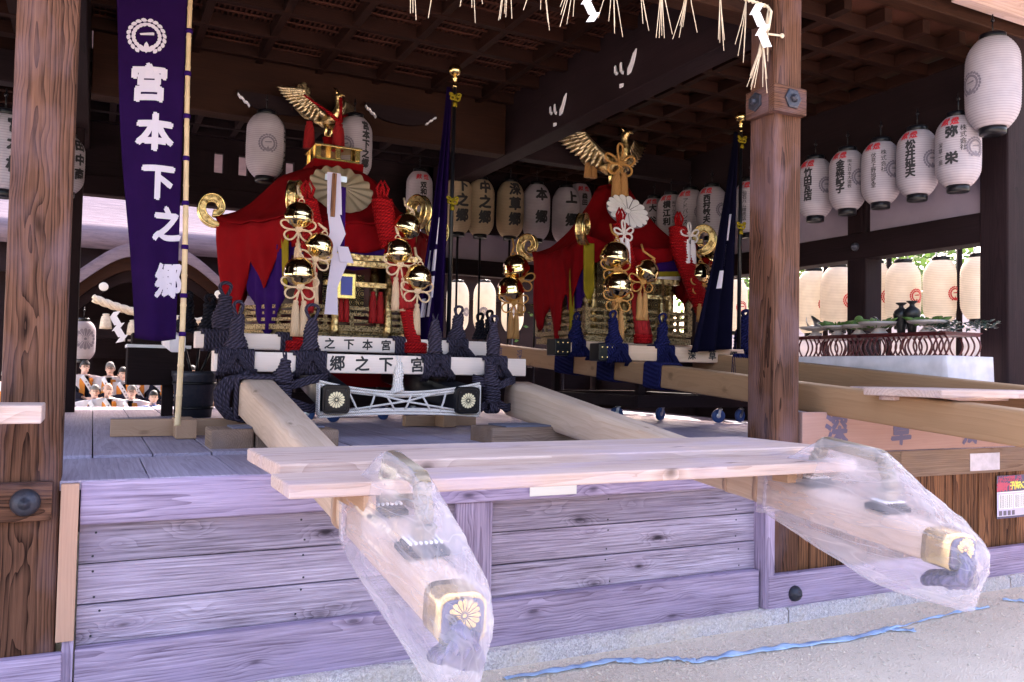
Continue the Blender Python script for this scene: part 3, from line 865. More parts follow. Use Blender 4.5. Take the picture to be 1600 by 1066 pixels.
def pole(name, label, p0, p1, w0, h0, w1, h1, m, r=.055, n=18):
    t = thing(name, V(p0), label, 'carrying pole', 'carrying poles of the portable shrines')
    q = MB(); q.beam(p0, p1, w0, h0, w1, h1, r, n); q.build('shaft', M[m], t)
    return t
def pole_fittings(t, p0, p1, m_mum=True):
    """gold band, dark end plate with chrysanthemum, hand grip on two padded feet, rope bundle below the tip"""
    p0, p1 = V(p0), V(p1); d = (p1 - p0).normalized(); a = d.cross(V((0, 0, 1))).normalized(); u = a.cross(d).normalized()
    L = (p1 - p0).length
    T = Matrix((( a.x, u.x, d.x, 0), (a.y, u.y, d.y, 0), (a.z, u.z, d.z, 0), (0, 0, 0, 1)))
    def at(s, x=0, y=0): return p1 - d * s + a * x + u * y
    hw = .078; hh = .076
    q = MB(); q.beam(at(.115), at(-.012), .144, .142, .140, .138, .034, 3); 
    q.build('gold_band', M['goldplain'], t)
    q = MB()
    for s_ in (.03, .11):
        for y_ in (-.045, .045):
            q.blob(at(s_, -.073, y_), (.006, .006, .006), n=8, m=5)
    q.build('rivets', M['gold'], t)
    q = MB(); q.beam(at(-.0121), at(-.020), .124, .121, .120, .117, .026, 1); ep = q.build('end_plate', M['inkblue'], t)
    TT = Matrix.Translation(at(-.0235)) @ T
    q = MB(); q.polys(mum(.048), lambda x, y: TT @ V((x, y + .018, .001))); q.build('chrysanthemum', M['goldplain'], ep)
    # carved patch on the side
    q = MB(); q.box(at(.30, -.0755, -.0), (.004, .075, .09), T.to_3x3()); q.build('side_plate', M['beam2'], t)
    # hand grip
    for s_ in (.36, .80):
        h = .0625 + .017 * s_ + .004
        q = MB(); q.box(at(s_, 0, h + .012), (.15, .022, .12), T.to_3x3()); q.box(at(s_, 0, h + .03), (.125, .014, .095), T.to_3x3())
        pd = q.build('pad', M['navy'], t, .006)
        q = MB()
        for i in range(7):
            for j in range(6):
                q.blob(at(s_ - .036 + j * .0145, -.05 + i * .0167, h + .041), (.0062, .0062, .0062), n=7, m=5)
        q.build('beads', M['white'], pd)
        q = MB(); q.box(at(s_, 0, h + .06), (.062, .05, .05), T.to_3x3()); q.box(at(s_, 0, h + .086), (.075, .012, .062), T.to_3x3())
        q.build('foot_block', M['steelgold'], t, .004)
    q = MB(); h = .17
    pts = [(.80, h), (.80, h + .045), (.775, h + .065), (.765, h + .105), (.735, h + .125), (.42, h + .125), (.39, h + .105), (.385, h + .07), (.36, h + .045), (.36, h)]
    for i, (a_, b_) in enumerate(zip(pts[:-1], pts[1:])):
        q.beam(at(a_[0], 0, a_[1]), at(b_[0], 0, b_[1]),   .052, .054, r=.012, up=u if abs(a_[1] - b_[1]) < .1 * abs(a_[0] - b_[0]) + .03 else d)
    for pt in pts[1:-1]: q.blob(at(pt[0], 0, pt[1]), (.0275, .027, .027), T.to_3x3(), 10, 6)
    hd = q.build('hand_grip', M['steelgold'], t)
    q = MB()
    for s_ in (.45, .70):
        q.lathe([(.016, 0), (.016, .004), (.011, .005), (.011, .004)], at(s_, -.022, h + .125), 16, Matrix.Rotation(-pi / 2, 3, 'Y'))
    q.build('grip_ring', M['steel'], hd)
    q = MB()
    for k in range(4):
        path = [at(-.028 - .012 * sin(t_ * pi) - .004 * k, -.035 + .022 * k + .012 * sin(t_ * 6 + k), -.03 - .10 * t_ + .012 * k) for t_ in [i / 14 for i in range(15)]]
        q.tube(path, .018, 10)
    for k in range(3):
        c0 = at(.03 + .03 * k, -.005, -.118 - .010 * k)
        q.tube([c0 + a * (.045 * cos(t_)) + d * (.045 * sin(t_)) + u * (.012 * sin(2 * t_)) for t_ in [2 * pi * i / 20 for i in range(20)]], .019, 10, True)
    q.build('rope_end', M['ropebag'], t)
M['steelgold'] = plain('varnished_grip', (.30, .245, .19), .3, 0, 14, (.22, .18, .14))
M['ropebag'] = rope('blue_black_rope', (.13, .12, .26), (.04, .035, .10), 26.0)
PA0, PA1 = V((1.10, 2.06, 1.372)), V((.93, -2.30, .915))
PB0, PB1 = V((3.33, 2.06, 1.36)), V((3.03, -2.30, .93))
# near poles run on behind the lashings
def ext(p0, p1, s): return p0 + (p0 - p1).normalized() * s
t = pole('carrying_pole', 'pale left carrying pole of the near shrine, its bagged tip nearest the camera', PA0, PA1,   .27, .30, .125, .125, 'pole'); pole_fittings(t, PA0, PA1)
t = pole('carrying_pole', 'pale right carrying pole of the near shrine, passing the right column with a bagged tip', PB0, PB1, .27, .30, .125, .125, 'pole'); pole_fittings(t, PB0, PB1)
IA0, IA1 = V((1.98, 4.6, 1.60)), V((1.625, 1.70, 1.362))
IB0, IB1 = V((2.90, 4.6, 1.60)), V((2.69, 1.70, 1.357))
for (a_, b_, lab) in ((IA0, IA1, 'short inner pole of the near shrine with gold chrysanthemum end, left one'), (IB0, IB1, 'short inner pole of the near shrine with gold chrysanthemum end, right one')):
    t = pole('carrying_pole', lab, a_, b_, .21, .22, .2, .21, 'lacquer', .03, 2)
    d = (b_ - a_).normalized(); aa = d.cross(V((0, 0, 1))).normalized(); u = aa.cross(d)
    TT = Matrix(((aa.x, u.x, d.x, b_.x), (aa.y, u.y, d.y, b_.y), (aa.z, u.z, d.z, b_.z), (0, 0, 0, 1)))
    q = MB(); q.beam(b_ + d * .001, b_ + d * .008, .172, .178, .165, .172, .02, 1); ep = q.build('end_plate', M['lacquer'], t)
    q = MB(); q.polys(mum(.062, 16, .22), lambda x, y: TT @ V((x, y, .0105))); q.build('chrysanthemum', M['goldpale'] if 'goldpale' in M else M['whitegold'], ep)
    q = MB()
    for sx in (-1, 1):
        for sy in (-1, 1): q.blob(TT @ V((sx * .066, sy * .068, .009)), (.006, .006, .004), n=8, m=5)
    q.build('rivets', M['iron'], ep)
for k_, (a_, b_, lab) in enumerate(((V((5.05, 6.3, 1.88)), V((4.86, -2.6, 1.24)), 'long tan carrying pole of the far shrine passing just behind the right column'),
                   (V((6.2, 6.3, 2.0)), V((6.02, -2.6, 1.31)), 'long tan carrying pole of the far shrine in front of the offering table'))):
    t = pole('carrying_pole', lab, a_, b_, .22, .22, .2, .21, 'pole2', .02, 6)
    if k_ == 0:
        q = MB()
        for y_, ch in ((5.75, '草'), (5.15, '深')):
            f_ = (6.3 - y_) / 8.9; c = a_ + (b_ - a_) * f_
            write(q, ch, lambda x, y, c=c: (c.x - .1125, c.y - x, c.z + y), 0, 0, .16, bold=.012)
        q.build('lettering', M['inkblue'], t)

# rough timber blocks with grey pads, cross stands
def block(x0, x1, y0, y1, z0, z1, label, cuts):
    t = thing('timber_block', ((x0 + x1) / 2, (y0 + y1) / 2, z0), label, 'timber block', 'rough blocks carrying the near poles')
    L = (x1 - x0) / cuts
    for i in range(cuts):
        q = MB(); q.box((x0 + L * (i + .5), (y0 + y1) / 2, (z0 + z1) / 2), (L - .012, y1 - y0, z1 - z0 - .01 * i), Matrix.Rotation(RND.uniform(-.03, .03), 3, 'Z')); q.build('timber', M['rough'], t, .014)
    q = MB(); q.bx(x0 + .14, x1 - .1, y0 + .03, y1 - .04, z1, z1 + .012); q.build('pad', M['felt'], t, .003)
block(.68, 1.52, 1.18, 1.5, FZ, FZ + .14, 'rough brown timber block with a grey pad under the left near pole', 3)
block(2.62, 3.42, 1.12, 1.5, FZ, FZ + .13, 'rough brown timber block with a grey pad under the right near pole', 1)
def cross(cx, cy, lx, ly, h, w, label, post=False):
    t = thing('cross_stand', (cx, cy, FZ + .014), label, 'stand', 'crossed timber stands for banner poles')
    q = MB(); q.bx(cx - lx / 2, cx + lx / 2, cy - w / 2, cy + w / 2, FZ + .015, FZ + .015 + h); q.build('long_foot', M['stand'], t, .004)
    q = MB(); q.bx(cx - w * .7, cx + w * .7, cy - ly, cy + ly * .2, FZ + .016, FZ + .02 + h * 1.05); q.build('cross_foot', M['stand'], t, .004)
cross(.62, 2.35, .98, .34, .125, .1, 'crossed pale timber stand holding the foot of the bamboo banner pole')
cross(2.98, 3.02, .72, .25, .10, .09, 'small crossed timber stand on the floor under the right inner pole')
q = MB(); q.bx(4.57, 7.02, .004, .045, FZ - .002, 1.345)
t = thing('inscribed_board', (5.8, .03, FZ), 'pinkish timber board brushed with blue-black characters standing on the stage edge at right', 'board')
q.build('panel', M['board'], t, .004)
q = MB()
for px, ch in ((1307, '深'), (1408, '草'), (1518, '郷')):
    c = aty(px, 671, .004); write(q, ch, lambda x, y, c=c: (c.x + x, .0025, c.z - .01 + y), 0, 0, .24, bold=.03)
q.build('lettering', M['inkblue'], t)
# ---------------------------------------------------------------- cross beams and rope lashings
CB = 'cross beams lying over the carrying poles'
def xbeam(x0, x1, y, z0, z1, w, m, label, text=None, tx=None, size=.1, spots=None):
    t = thing('cross_beam', ((x0 + x1) / 2, y, z0), label, 'beam', CB)
    q = MB(); q.beam((x0, y, (z0 + z1) / 2), (x1, y, (z0 + z1) / 2), w, z1 - z0, r=.012, n=2); q.build('timber', M[m], t)
    if text:
        q = MB()
        for ch, x in zip(text, tx): write(q, ch, lambda a, b, x=x: (x + a, y - w / 2 - .002, (z0 + z1) / 2 + b), 0, 0, size, bold=.02)
        q.build('lettering', M['ink'], t)
    return t
FB = dict(y=2.15, z0=1.556, z1=1.708)
fx = [aty(px, 570, 2.07).x for px in (527, 566, 603, 640, 652)]
xbeam(.80, 3.40, 2.15, 1.556, 1.708, .16, 'beam', 'front cross beam of the near shrine, pale with black brushed characters', '郷之下宮', [fx[0], fx[1], fx[2], fx[4]], .125)
rx = [aty(px, 545, 2.56).x for px in (515, 545, 574, 603)]
xbeam(.72, 3.33, 2.64, 1.735, 1.865, .16, 'beam', 'rear cross beam of the near shrine, characters partly hidden by the front beam', '之下本宮', rx, .095)
q = MB(); q.beam((.62, 2.95, 1.77), (.62, 3.9, 1.84), .12, .14, r=.02, n=2); q.build('beam_end', M['whitec'], None, label='beam end wrapped in white cloth left of the near shrine', cat='beam')
fx2 = [aty(px, 551, 2.62).x for px in (1081, 1113, 1146)]
xf = xbeam(4.60, 6.75, 2.7, 1.73, 1.885, .16, 'beam2', 'front cross beam of the far shrine, tan with three dark characters', '深草郷', fx2, .11)
xr = xbeam(4.48, 6.7, 3.38, 1.79, 1.94, .16, 'beam2', 'rear cross beam of the far shrine behind the navy lashings')
for x, y, z, bt in ((4.60, 2.7, 1.807, xf), (4.48, 3.38, 1.865, xr)):
    q = MB(); q.box((x, y, z), (.2, .185, .18)); t = q.build('end_cap', M['lacquer'], bt, .012)
    q = MB()
    for i in (-.06, 0, .06):
        for j in (-.05, .05): q.blob((x + i, y - .093, z + j), (.011, .006, .011), n=8, m=5)
    q.build('studs', M['goldplain'], t)

def rrect(hx, hy, r, n=5):
    out = []
    for sx, sy, a0 in ((1, 1, 0), (-1, 1, 90), (-1, -1, 180), (1, -1, 270)):
        for i in range(n):
            a = radians(a0 + 90 * i / (n - 1))
            out.append((sx * (hx - r) + r * cos(a), sy * (hy - r) + r * sin(a)))
    return out
LASH = 'rope lashings of the shrine beams'
def coil(q, c, ax, hw, hh, L, r, up=V((0, 0, 1)), skew=0.0):
    """rope wound round a bar running along ax"""
    ax = V(ax).normalized(); a = ax.cross(up).normalized(); u = a.cross(ax)
    turns = max(2, int(L / (2 * r * .97))); loop = rrect(hw + r * .8, hh + r * .8, .03)
    P = []; m = len(loop)
    for k in range(turns):
        for i, (x, y) in enumerate(loop):
            s = (k + i / m) * 2 * r * .97 - L / 2
            P.append(V(c) + ax * (s + skew * y) + a * x + u * y)
    q.tube(P, r, 7)
def knot(q, c, h, r0, r, lean=(0, 0), tail=True, seed=0):
    r *= 1.12; r0 *= .84; h *= .92
    """tall cone of rope coils with a loop or frayed end on top"""
    rd = random.Random(seed); turns = int(h / (2 * r * .82)); P = []; n = 16
    for i in range(turns * n + 1):
        t = i / (turns * n); R = r0 * (1 - .60 * t ** .9) * (1 + .17 * sin(t * 8 + seed)) + .006 * noise.noise(V((i * .35, seed, 0)))
        a = 2 * pi * i / n
        P.append(V(c) + V((R * cos(a) + lean[0] * t, R * .85 * sin(a) + lean[1] * t, h * t + .012 * sin(a + seed))))
    q.tube(P, r * 1.12, 7)
    q.lathe([(r0 * .78, 0), (r0 * .30, h * .98), (1e-5, h)], c, 10)
    top = V(c) + V((lean[0], lean[1], h))
    if tail:
        w = .03 + .02 * rd.random(); H = .10 + .05 * rd.random()
        q.tube([top + V((w * sin(t * 2 * pi) * (1 if t < .5 else 1), .01 * cos(t * 7), -.03 + H * sin(t * pi) ** .8)) for t in [i / 14 for i in range(15)]], r * .95, 7)
    else:
        for k in range(4):
            dx = rd.uniform(-.03, .03)
            q.tube([top + V((dx * t, rd.uniform(-.004, .004), .09 * t - .02)) for t in (0, .3, .6, 1)], [r * .6, r * .6, r * .5, r * .15], 6)
def lashing(c, ax, hw, hh, L, r, label, m='rope', kh=.24, kr=.075, tails=True, top=0.0, seed=1, dz=None, legs=True, kx=0.0):
    t = thing('rope_lashing', V(c) - V((0, 0, hh)), label, 'lashing', LASH)
    q = MB(); coil(q, c, ax, hw, hh, L, r); q.build('coil', M[m], t)
    if kh:
        q = MB(); knot(q, V(c) + V((kx, 0, hh + r * 1.4)), kh, kr, r, (RND.uniform(-.02, .02), 0), tails, seed); q.build('knot', M[m], t)
    if legs:
        q = MB()
        for s in (-1, 1):
            for k in range(3):
                o = .021 * (k - 1)
                q.tube([V(c) + V((s * (.008 + .006 * k), -hw - r * 2.6, hh * .95 - .006 * k)), V(c) + V((s * (.012 + .01 * k), -hw - r * 3.4, hh * .35)), V(c) + V((s * (.07 + o), -hw - r * 3.2, -hh * .45)), V(c) + V((s * (.115 + o), -hw - r * 2.2, -hh * 1.1)), V(c) + V((s * (.12 + o), -hw + .02, -hh - .05))], r, 7)
        q.blob(V(c) + V((0, -hw - r * 2.4, hh * .5)), (.03, .02, .03), n=10, m=6)
        q.build('tie', M[m], t)
    return t
R0 = .0125
fy, fz = 2.15, 1.632
lx = lambda px: aty(px, 560, 2.0).x
lashing((lx(372), fy, fz), (1, 0, 0), .08, .076, .30, R0, 'grey rope lashing at the left end of the near front beam', seed=1, kh=.27, kr=.085)
lashing((lx(490), fy, fz), (1, 0, 0), .08, .076, .27, R0, 'grey rope lashing with pointed knot, left of the characters on the near front beam', seed=2, kh=.27, kr=.08)
lashing((lx(690), fy, fz), (1, 0, 0), .08, .076, .29, R0, 'grey rope lashing with frayed tip, right of the characters on the near front beam', seed=3, kh=.30, kr=.075, tails=False)
lashing((lx(782), fy, fz), (1, 0, 0), .08, .076, .26, R0, 'grey rope lashing with round loop at the right end of the near front beam', seed=4, kh=.30, kr=.07)
ry, rz = 2.64, 1.80
lashing((aty(352, 545, 2.5).x, ry, rz), (1, 0, 0), .08, .066, .34, R0 * 1.1, 'thick grey rope lashing at the left end of the near rear beam', seed=5, kh=.30, kr=.11, legs=False)
lashing((aty(455, 545, 2.5).x, ry, rz), (1, 0, 0), .08, .066, .18, R0, 'plain grey rope coil in the middle left of the near rear beam', seed=6, kh=0, legs=False)
lashing((aty(630, 545, 2.5).x, ry, rz), (1, 0, 0), .08, .066, .14, R0, 'plain dark rope coil by the red rope on the near rear beam', seed=6, kh=0, legs=False)
lashing((aty(722, 545, 2.5).x, ry, rz), (1, 0, 0), .08, .066, .24, R0, 'grey rope lashing on the right end of the near rear beam', seed=7, kh=.24, kr=.085)
# ropes hauling outer and inner poles together, with their own knots
def haul(xa, xb, y, z, xk, label, seed, side):
    t = thing('rope_lashing', (xk, y, z - .16), label, 'lashing', LASH)
    q = MB()
    for k in range(3):
        for zz in (.10, -.12):
            zo = z + zz + .022 * (k - 1)
            q.tube([(xa, y + .04, zo + .03), (xa * .6 + xk * .4, y - .01, zo), (xk, y - .02 - .01 * k, z + zz * .35 + .02 * (k - 1)), (xb * .6 + xk * .4, y - .01, zo), (xb, y + .04, zo + .02)], .014, 7)
    q.build('span', M['rope'], t)
    q = MB(); coil(q, (xk, y - .02, z), (0, 0, 1), .045, .045, .15, .0135, V((0, 1, 0)))
    coil(q, (xk, y - .02, z - .10), (1, .2, 0), .03, .04, .11, .0135)
    q.build('coil', M['rope'], t)
    q = MB(); knot(q, (xk, y - .03, z + .07), .19, .075, .0125, (.02 * side, 0), False, seed); q.build('knot', M['rope'], t)
pk = aty(441, 610, 1.9); haul(1.22, 1.62, 1.93, pk.z - .02, pk.x, 'grey rope binding between the left pole and left inner pole, pointed knot on top', 11, 1)
pk = aty(769, 612, 1.9); haul(2.85, 3.24, 1.93, pk.z - .02, pk.x, 'grey rope binding between the right inner pole and right pole, knot on top', 12, -1)
for (p0_, p1_, y_, lab) in ((PA0, PA1, 1.98, 'grey rope coil round the head of the left near pole'),):
    c = p0_ + (p1_ - p0_) * ((2.06 - y_) / 4.36)
    lashing((c.x, c.y + .02, c.z), (p0_ - p1_), .134, .148, .20, .015, lab, kh=0, legs=False)
    q = MB()
    for k_ in range(11):
        o_ = .024 * (k_ % 4); yy = 1.98 + .022 * k_
        q.tube([(c.x - .06, yy, 1.56 - .004 * k_), (c.x - .15 - o_, yy - .01, 1.50), (c.x - .20 - o_, yy + .012 * sin(k_), 1.40), (c.x - .205 - o_ * .8, yy, 1.30), (c.x - .16 - o_ * .5, yy, 1.215), (c.x - .05, yy, 1.185)], .0165, 8)
    q.build('coil_bundle', M['rope'], None, label='bundle of grey rope hanging outside the left near pole', cat='rope', group='rope')
# white rope net between the inner pole ends
t = thing('white_rope', (2.2, 1.84, 1.26), 'white cotton rope laced between the two chrysanthemum pole ends', 'rope')
q = MB(); xa, xb = 1.51, 2.82
for k in range(4):
    yo = 1.79 - .014 * (k % 2)
    for sgn in (1, -1):
        P = []
        for i in range(25):
            u_ = i / 24; x = xa + (xb - xa) * u_; sag = (1 - (2 * u_ - 1) ** 2)
            z = 1.362 + sgn * (.118 - .052 * sag) - .026 * sag + (k - 1.5) * .011 * sgn
            P.append((x, yo - .015 + .0 * sag, z))
        q.tube(P, .0095, 7)
for xx in (1.51, 2.82):
    for k in range(5):
        q.tube([(xx + .0, 1.755 + .016 * k, 1.362 + z) for z in (-.12, -.06, 0, .06, .12)], .0085, 6)
q.build('strands', M['ropewhite'], t)
q = MB()
for i in range(8):
    u_ = (i + .8) / 9; x = xa + (xb - xa) * u_; sag = 1 - (2 * u_ - 1) ** 2; sl = .05 * (1 if i % 2 else -.6)
    q.tube([(x - sl, 1.765, 1.36 + .118 - .06 * sag), (x, 1.75, 1.34), (x + sl, 1.765, 1.335 - .118 + .045 * sag)], .008, 7)
q.tube([(xa + .35, 1.755, 1.42), (2.2, 1.75, 1.345), (xb - .15, 1.755, 1.27)], .008, 7)
q.tube([(xa + .15, 1.757, 1.27), (2.2, 1.752, 1.35), (xb - .35, 1.757, 1.42)], .008, 7)
q.build('lacing', M['ropewhite'], t)
q = MB(); pk = aty(620, 600, 1.78); knot(q, (pk.x, 1.77, 1.41), .24, .05, .012, (.01, 0), False, 21); q.build('knot', M['ropewhite'], t)
# navy lashings of the far shrine
NAV = [((aty(905, 550, 3.3).x, 3.38, 1.865), .22, .22, 'navy cord lashing on the rear beam of the far shrine, left', 31, True), ((aty(968, 550, 2.6).x, 2.7, 1.807), .30, .27, 'navy lashing with upright loop on the front beam of the far shrine, left', 32, True),
       ((aty(1043, 550, 2.6).x, 2.7, 1.807), .27, .25, 'navy lashing with slanting loop on the front beam of the far shrine, beside the characters', 33, True)]
for c, L, kh, lab, sd_, tl in NAV:
    lashing(c, (1, 0, 0), .08, .076, L, .013, lab, 'ropenavy', kh, .09, tl, seed=sd_)
for (y_, L, lab) in ((3.95, .42, 'broad navy band round the left far pole behind its rear beam'), (3.05, .34, 'navy band round the left far pole between its two beams'), (2.2, .3, 'navy band round the left far pole before its front beam')):
    f_ = (6.3 - y_) / 8.9; c = V((5.05, 6.3, 1.88)) + (V((4.86, -2.6, 1.24)) - V((5.05, 6.3, 1.88))) * f_
    lashing(c, (0, 1, .07), .112, .112, L, .012, lab, 'ropenavy', 0, legs=False)
c = V((6.15, 2.25, 1.69)); lashing(c, (0, 1, .07), .112, .112, .35, .014, 'navy band round the right far pole beside the right column', 'ropenavy', .2, .09, True, seed=36)
p_ = aty(1217, 610, 2.1)
q = MB(); coil(q, (p_.x + .12, 2.1, p_.z + .02), (1, 0, 0), .05, .06, .4, .014); knot(q, (p_.x - .02, 2.1, p_.z + .07), .16, .06, .013, (0, 0), True, 41); q.build('rope_lashing', M['ropenavy'], None, label='navy rope binding beside the column, low on the far poles', cat='lashing', group=LASH)
p_ = aty(1160, 520, 3.0)
q = MB(); knot(q, (p_.x, 3.0, p_.z - .2), .42, .13, .02, (.05, 0), True, 42); q.build('rope_lashing', M['ropenavy'], None, label='tall navy rope bundle left of the column at the far shrine', cat='lashing', group=LASH)
for px, py, y_, lab in ((292, 500, 4.6, 'black rope knot seen behind the bamboo pole, leftmost'), (327, 505, 4.4, 'black rope knot behind the thick grey lashing')):
    p_ = aty(px, py, y_); q = MB(); knot(q, (p_.x, y_, p_.z - .12), .34, .10, .02, (0, 0), True, 50); q.build('rope_lashing', M['ropedark'], None, label=lab, cat='lashing', group=LASH)
for px, py, y_, lab in ((750, 510, 4.6, 'black cord loop standing behind the right grey lashings'), (765, 505, 4.8, 'black cord loop next to the far shrine bells')):
    p_ = aty(px, py, y_); q = MB(); knot(q, (p_.x, y_, p_.z - .15), .22, .08, .018, (0, 0), True, 51); q.build('rope_lashing', M['ropedark'], None, label=lab, cat='lashing', group=LASH)

# ---------------------------------------------------------------- bells, tassels, bows
def bow(q, c, s, r, ang=0.0, loops=2, T=None):
    T = T or Matrix.Identity(3)
    def lp(a, L, W):
        P = []
        for i in range(21):
            t = 2 * pi * i / 20; x = L * (1 - cos(t)) / 2; y = W * sin(t) * sin(t / 2)
            P.append(V(c) + T @ V((x * cos(a) - y * sin(a), -.01 * sin(t), x * sin(a) + y * cos(a))))
        q.tube(P, r, 7)
    for a in (radians(20), radians(160)): lp(a + ang, s, s * .30)
    for a in (radians(-35), radians(215)): lp(a + ang, s * .85, s * .34)
    if loops > 2: lp(radians(90) + ang, s * 1.1, s * .26)
    for k in range(3):
        q.tube([V(c) + T @ V((s * .16 * cos(t_ + k), -.015 - .004 * k, s * .12 * sin(t_ + k * 2))) for t_ in [2 * pi * i / 12 for i in range(12)]], r, 6, True)
    q.blob(V(c) + T @ V((0, -.008, 0)), (s * .15, .016, s * .13), n=10, m=6)
def tassel(q, c, h, r, seed=0, n=30):
    c = V(c)
    q.lathe([(r * .25, 0), (r * .55, -.006), (r * .62, -.02), (r * .5, -.034), (r * .72, -.05), (r * .85, -h * .35), (r * 1.0, -h * .8), (r * 1.06, -h), (r * .5, -h * 1.005), (1e-5, -h)], c, n, None, 0, .05)
BELLS = 'brass bells hung from the shrine roof corners'
def bell(c, r, label, tilt=(0, 0), cord='cord', tas='tassel', n_tas=2, bowdir=0.0, has_bow=True, tl=.30):
    c = V(c)
    t = thing('bell', c - V((0, 0, r)), label, 'bell', BELLS)
    R = Matrix.Rotation(tilt[0], 3, 'X') @ Matrix.Rotation(tilt[1], 3, 'Y')
    q = MB(); pr = []
    for i in range(25):
        th = pi * i / 24; rr = r * sin(th); z = -r * cos(th)
        if .36 < i / 24 < .42: rr += r * .09
        elif .44 < i / 24 < .49: rr += r * .07
        pr.append((max(rr, 1e-5), z))
    q.lathe(pr, c, 32, R); q.build('shell', M['bell'], t)
    q = MB(); q.tube([c + R @ V((r * .2 * cos(a), 0, r + r * .2 * sin(a))) for a in [2 * pi * i / 12 for i in range(12)]], r * .05, 6, True)
    q.tube([c + R @ V((0, 0, r * 1.3)), c + V((0, .06, r * 1.7)), c + V((0, .10, r * 2.3))], .012, 6)
    q.build('loop', M[cord], t)
    if has_bow:
        q = MB(); bc = c + R @ V((0, -r * .35, -r * 1.02)); bow(q, bc, r * 1.3, .0085, bowdir); 
        for k in range(n_tas):
            dx = (k - (n_tas - 1) / 2) * .058
            q.tube([bc, bc + V((dx * .6, -.01, -.06)), bc + V((dx, -.005, -.12))], .008, 6)
        q.build('bow', M[cord], t)
        q = MB()
        for k in range(n_tas):
            dx = (k - (n_tas - 1) / 2) * .066
            tassel(q, bc + V((dx, -.005, -.11)), tl, .036)
        q.build('tassel', M[tas], t)
    return t
y1 = 2.62
for px, py, y_, r, lab, tl_, nb, b_ in ((468, 337, 2.72, .120, 'uppermost brass bell left of the white streamer on the near shrine', (.1, .1), 1, True),
        (499, 385, 2.66, .118, 'middle brass bell left of the white streamer, tilted right, on the near shrine', (.1, .35), 1, True),
        (468, 425, 2.56, .125, 'lowest and largest brass bell left of the white streamer on the near shrine', (.05, .0), 2, True),
        (636, 354, 2.76, .120, 'uppermost brass bell of the right bundle on the near shrine', (.1, .35), 1, False),
        (622, 393, 2.66, .120, 'middle brass bell of the right bundle on the near shrine, over twin tassels', (.05, -.05), 2, True),
        (653, 434, 2.60, .122, 'lowest brass bell of the right bundle, beside the dark banner, near shrine', (.05, .15), 1, True)):
    bell(aty(px, py, y_), r, lab, tl_, n_tas=nb, has_bow=b_, tl=.30 if nb == 2 else .28)
for px, py, y_, r, lab, tl_, nb, b_ in ((961, 399, 2.95, .150, 'upper brass bell at the front corner of the far shrine', (.1, .1), 1, True),
        (1010, 425, 2.92, .135, 'tilted brass bell right of the front corner of the far shrine', (.1, .6), 2, True),
        (965, 446, 2.86, .150, 'lower brass bell at the front corner of the far shrine, above a tan bow', (.1, .1), 2, True),
        (1110, 407, 3.45, .120, 'rear brass bell at the right corner of the far shrine, by the dark banner', (.1, .5), 1, False),
        (1094, 428, 3.0, .130, 'front brass bell at the right corner of the far shrine, over twin tan tassels', (.05, 0), 2, True),
        (1122, 459, 3.3, .125, 'lowest brass bell at the right corner of the far shrine', (.1, .1), 1, True),
        (806, 418, 4.1, .15, 'upper brass bell at the left corner of the far shrine', (.1, -.3), 1, True),
        (797, 452, 4.05, .15, 'lower brass bell at the left corner of the far shrine', (.1, -.2), 2, True)):
    bell(aty(px, py, y_), r, lab, tl_, 'cordtan', 'tasseltan', nb, has_bow=b_, tl=.30)

# ---------------------------------------------------------------- portable shrines
def curl(T, s, th=.075):
    """gold fern-curl roof ornament in local XY (x outward, y up)"""
    q = MB(); o, i_ = [], []
    n = 34
    for k in range(n + 1):
        t = k / n; a = radians(-115 + 395 * t)
        R = .19 * (1 - .60 * t ** 1.1); cx, cy = .10, .24
        w = .075 * (1 - .25 * t) if t > .12 else .03 + .045 * t / .12
        o.append((s * (cx + R * cos(a) * 1.0), s * (cy + R * sin(a) * 1.1)))
        i_.append((s * (cx + (R - w) * cos(a)), s * (cy + (R - w) * sin(a) * 1.1)))
    q.strip(o, i_, th, T)
    rim = MB()
    for z in (.0, th):
        rim.tube([T @ V((x, y, z)) for x, y in o], .010, 6)
        rim.tube([T @ V((x, y, z)) for x, y in i_], .007, 6)
    return q, rim
def rpoly(th, R, n, ph):
    a = (th - ph) % (2 * pi / n) - pi / n
    return R * cos(pi / n) / cos(a)
def shrine_roof(t, c, n, ph, R, zt, ze, r0, skirt, m='red', prof=None):
    cx, cy = c; N = 120
    def f(u, v):
        th = 2 * pi * u; Rp = rpoly(th, R, n, ph)
        a = abs(((th - ph) % (2 * pi / n)) - pi / n) / (pi / n)      # 1 at corners
        r = r0 + (Rp - r0) * v
        z = zt - (zt - ze) * (prof(v) if prof else (1 - (1 - v) ** 1.7)) + .10 * a ** 4 * v ** 3
        z += .012 * noise.noise(V((th * 3, v * 6, 1.3))) + .02 * v * sin(th * 23) * (1 - a) * .4
        return (cx + r * cos(th), cy + r * sin(th), z)
    q = MB(); q.grid(N, 14, f, cu=True)
    q.lathe([(r0 * 1.02, zt - .01), (r0 * .9, zt + .02), (1e-5, zt + .03)], (cx, cy, 0), 24)
    q.build('roof_cloth', M[m], t, solid=.006)
    q = MB()
    def g(u, v):
        th = 2 * pi * u; Rp = rpoly(th, R, n, ph) * .985
        L = skirt(th)
        b = f(u, 1.0)
        rip = .012 * sin(th * 30 + 5 * noise.noise(V((th * 2, 0, 0)))) * v + .035 * noise.noise(V((th * 4, v * 2, 5)))
        r = Rp - .05 * v + rip
        return (cx + r * cos(th), cy + r * sin(th), b[2] - .005 - L * v)
    q.grid(240, 8, g, cu=True); q.build('hanging_cloth', M[m], t, solid=.005)
    return f
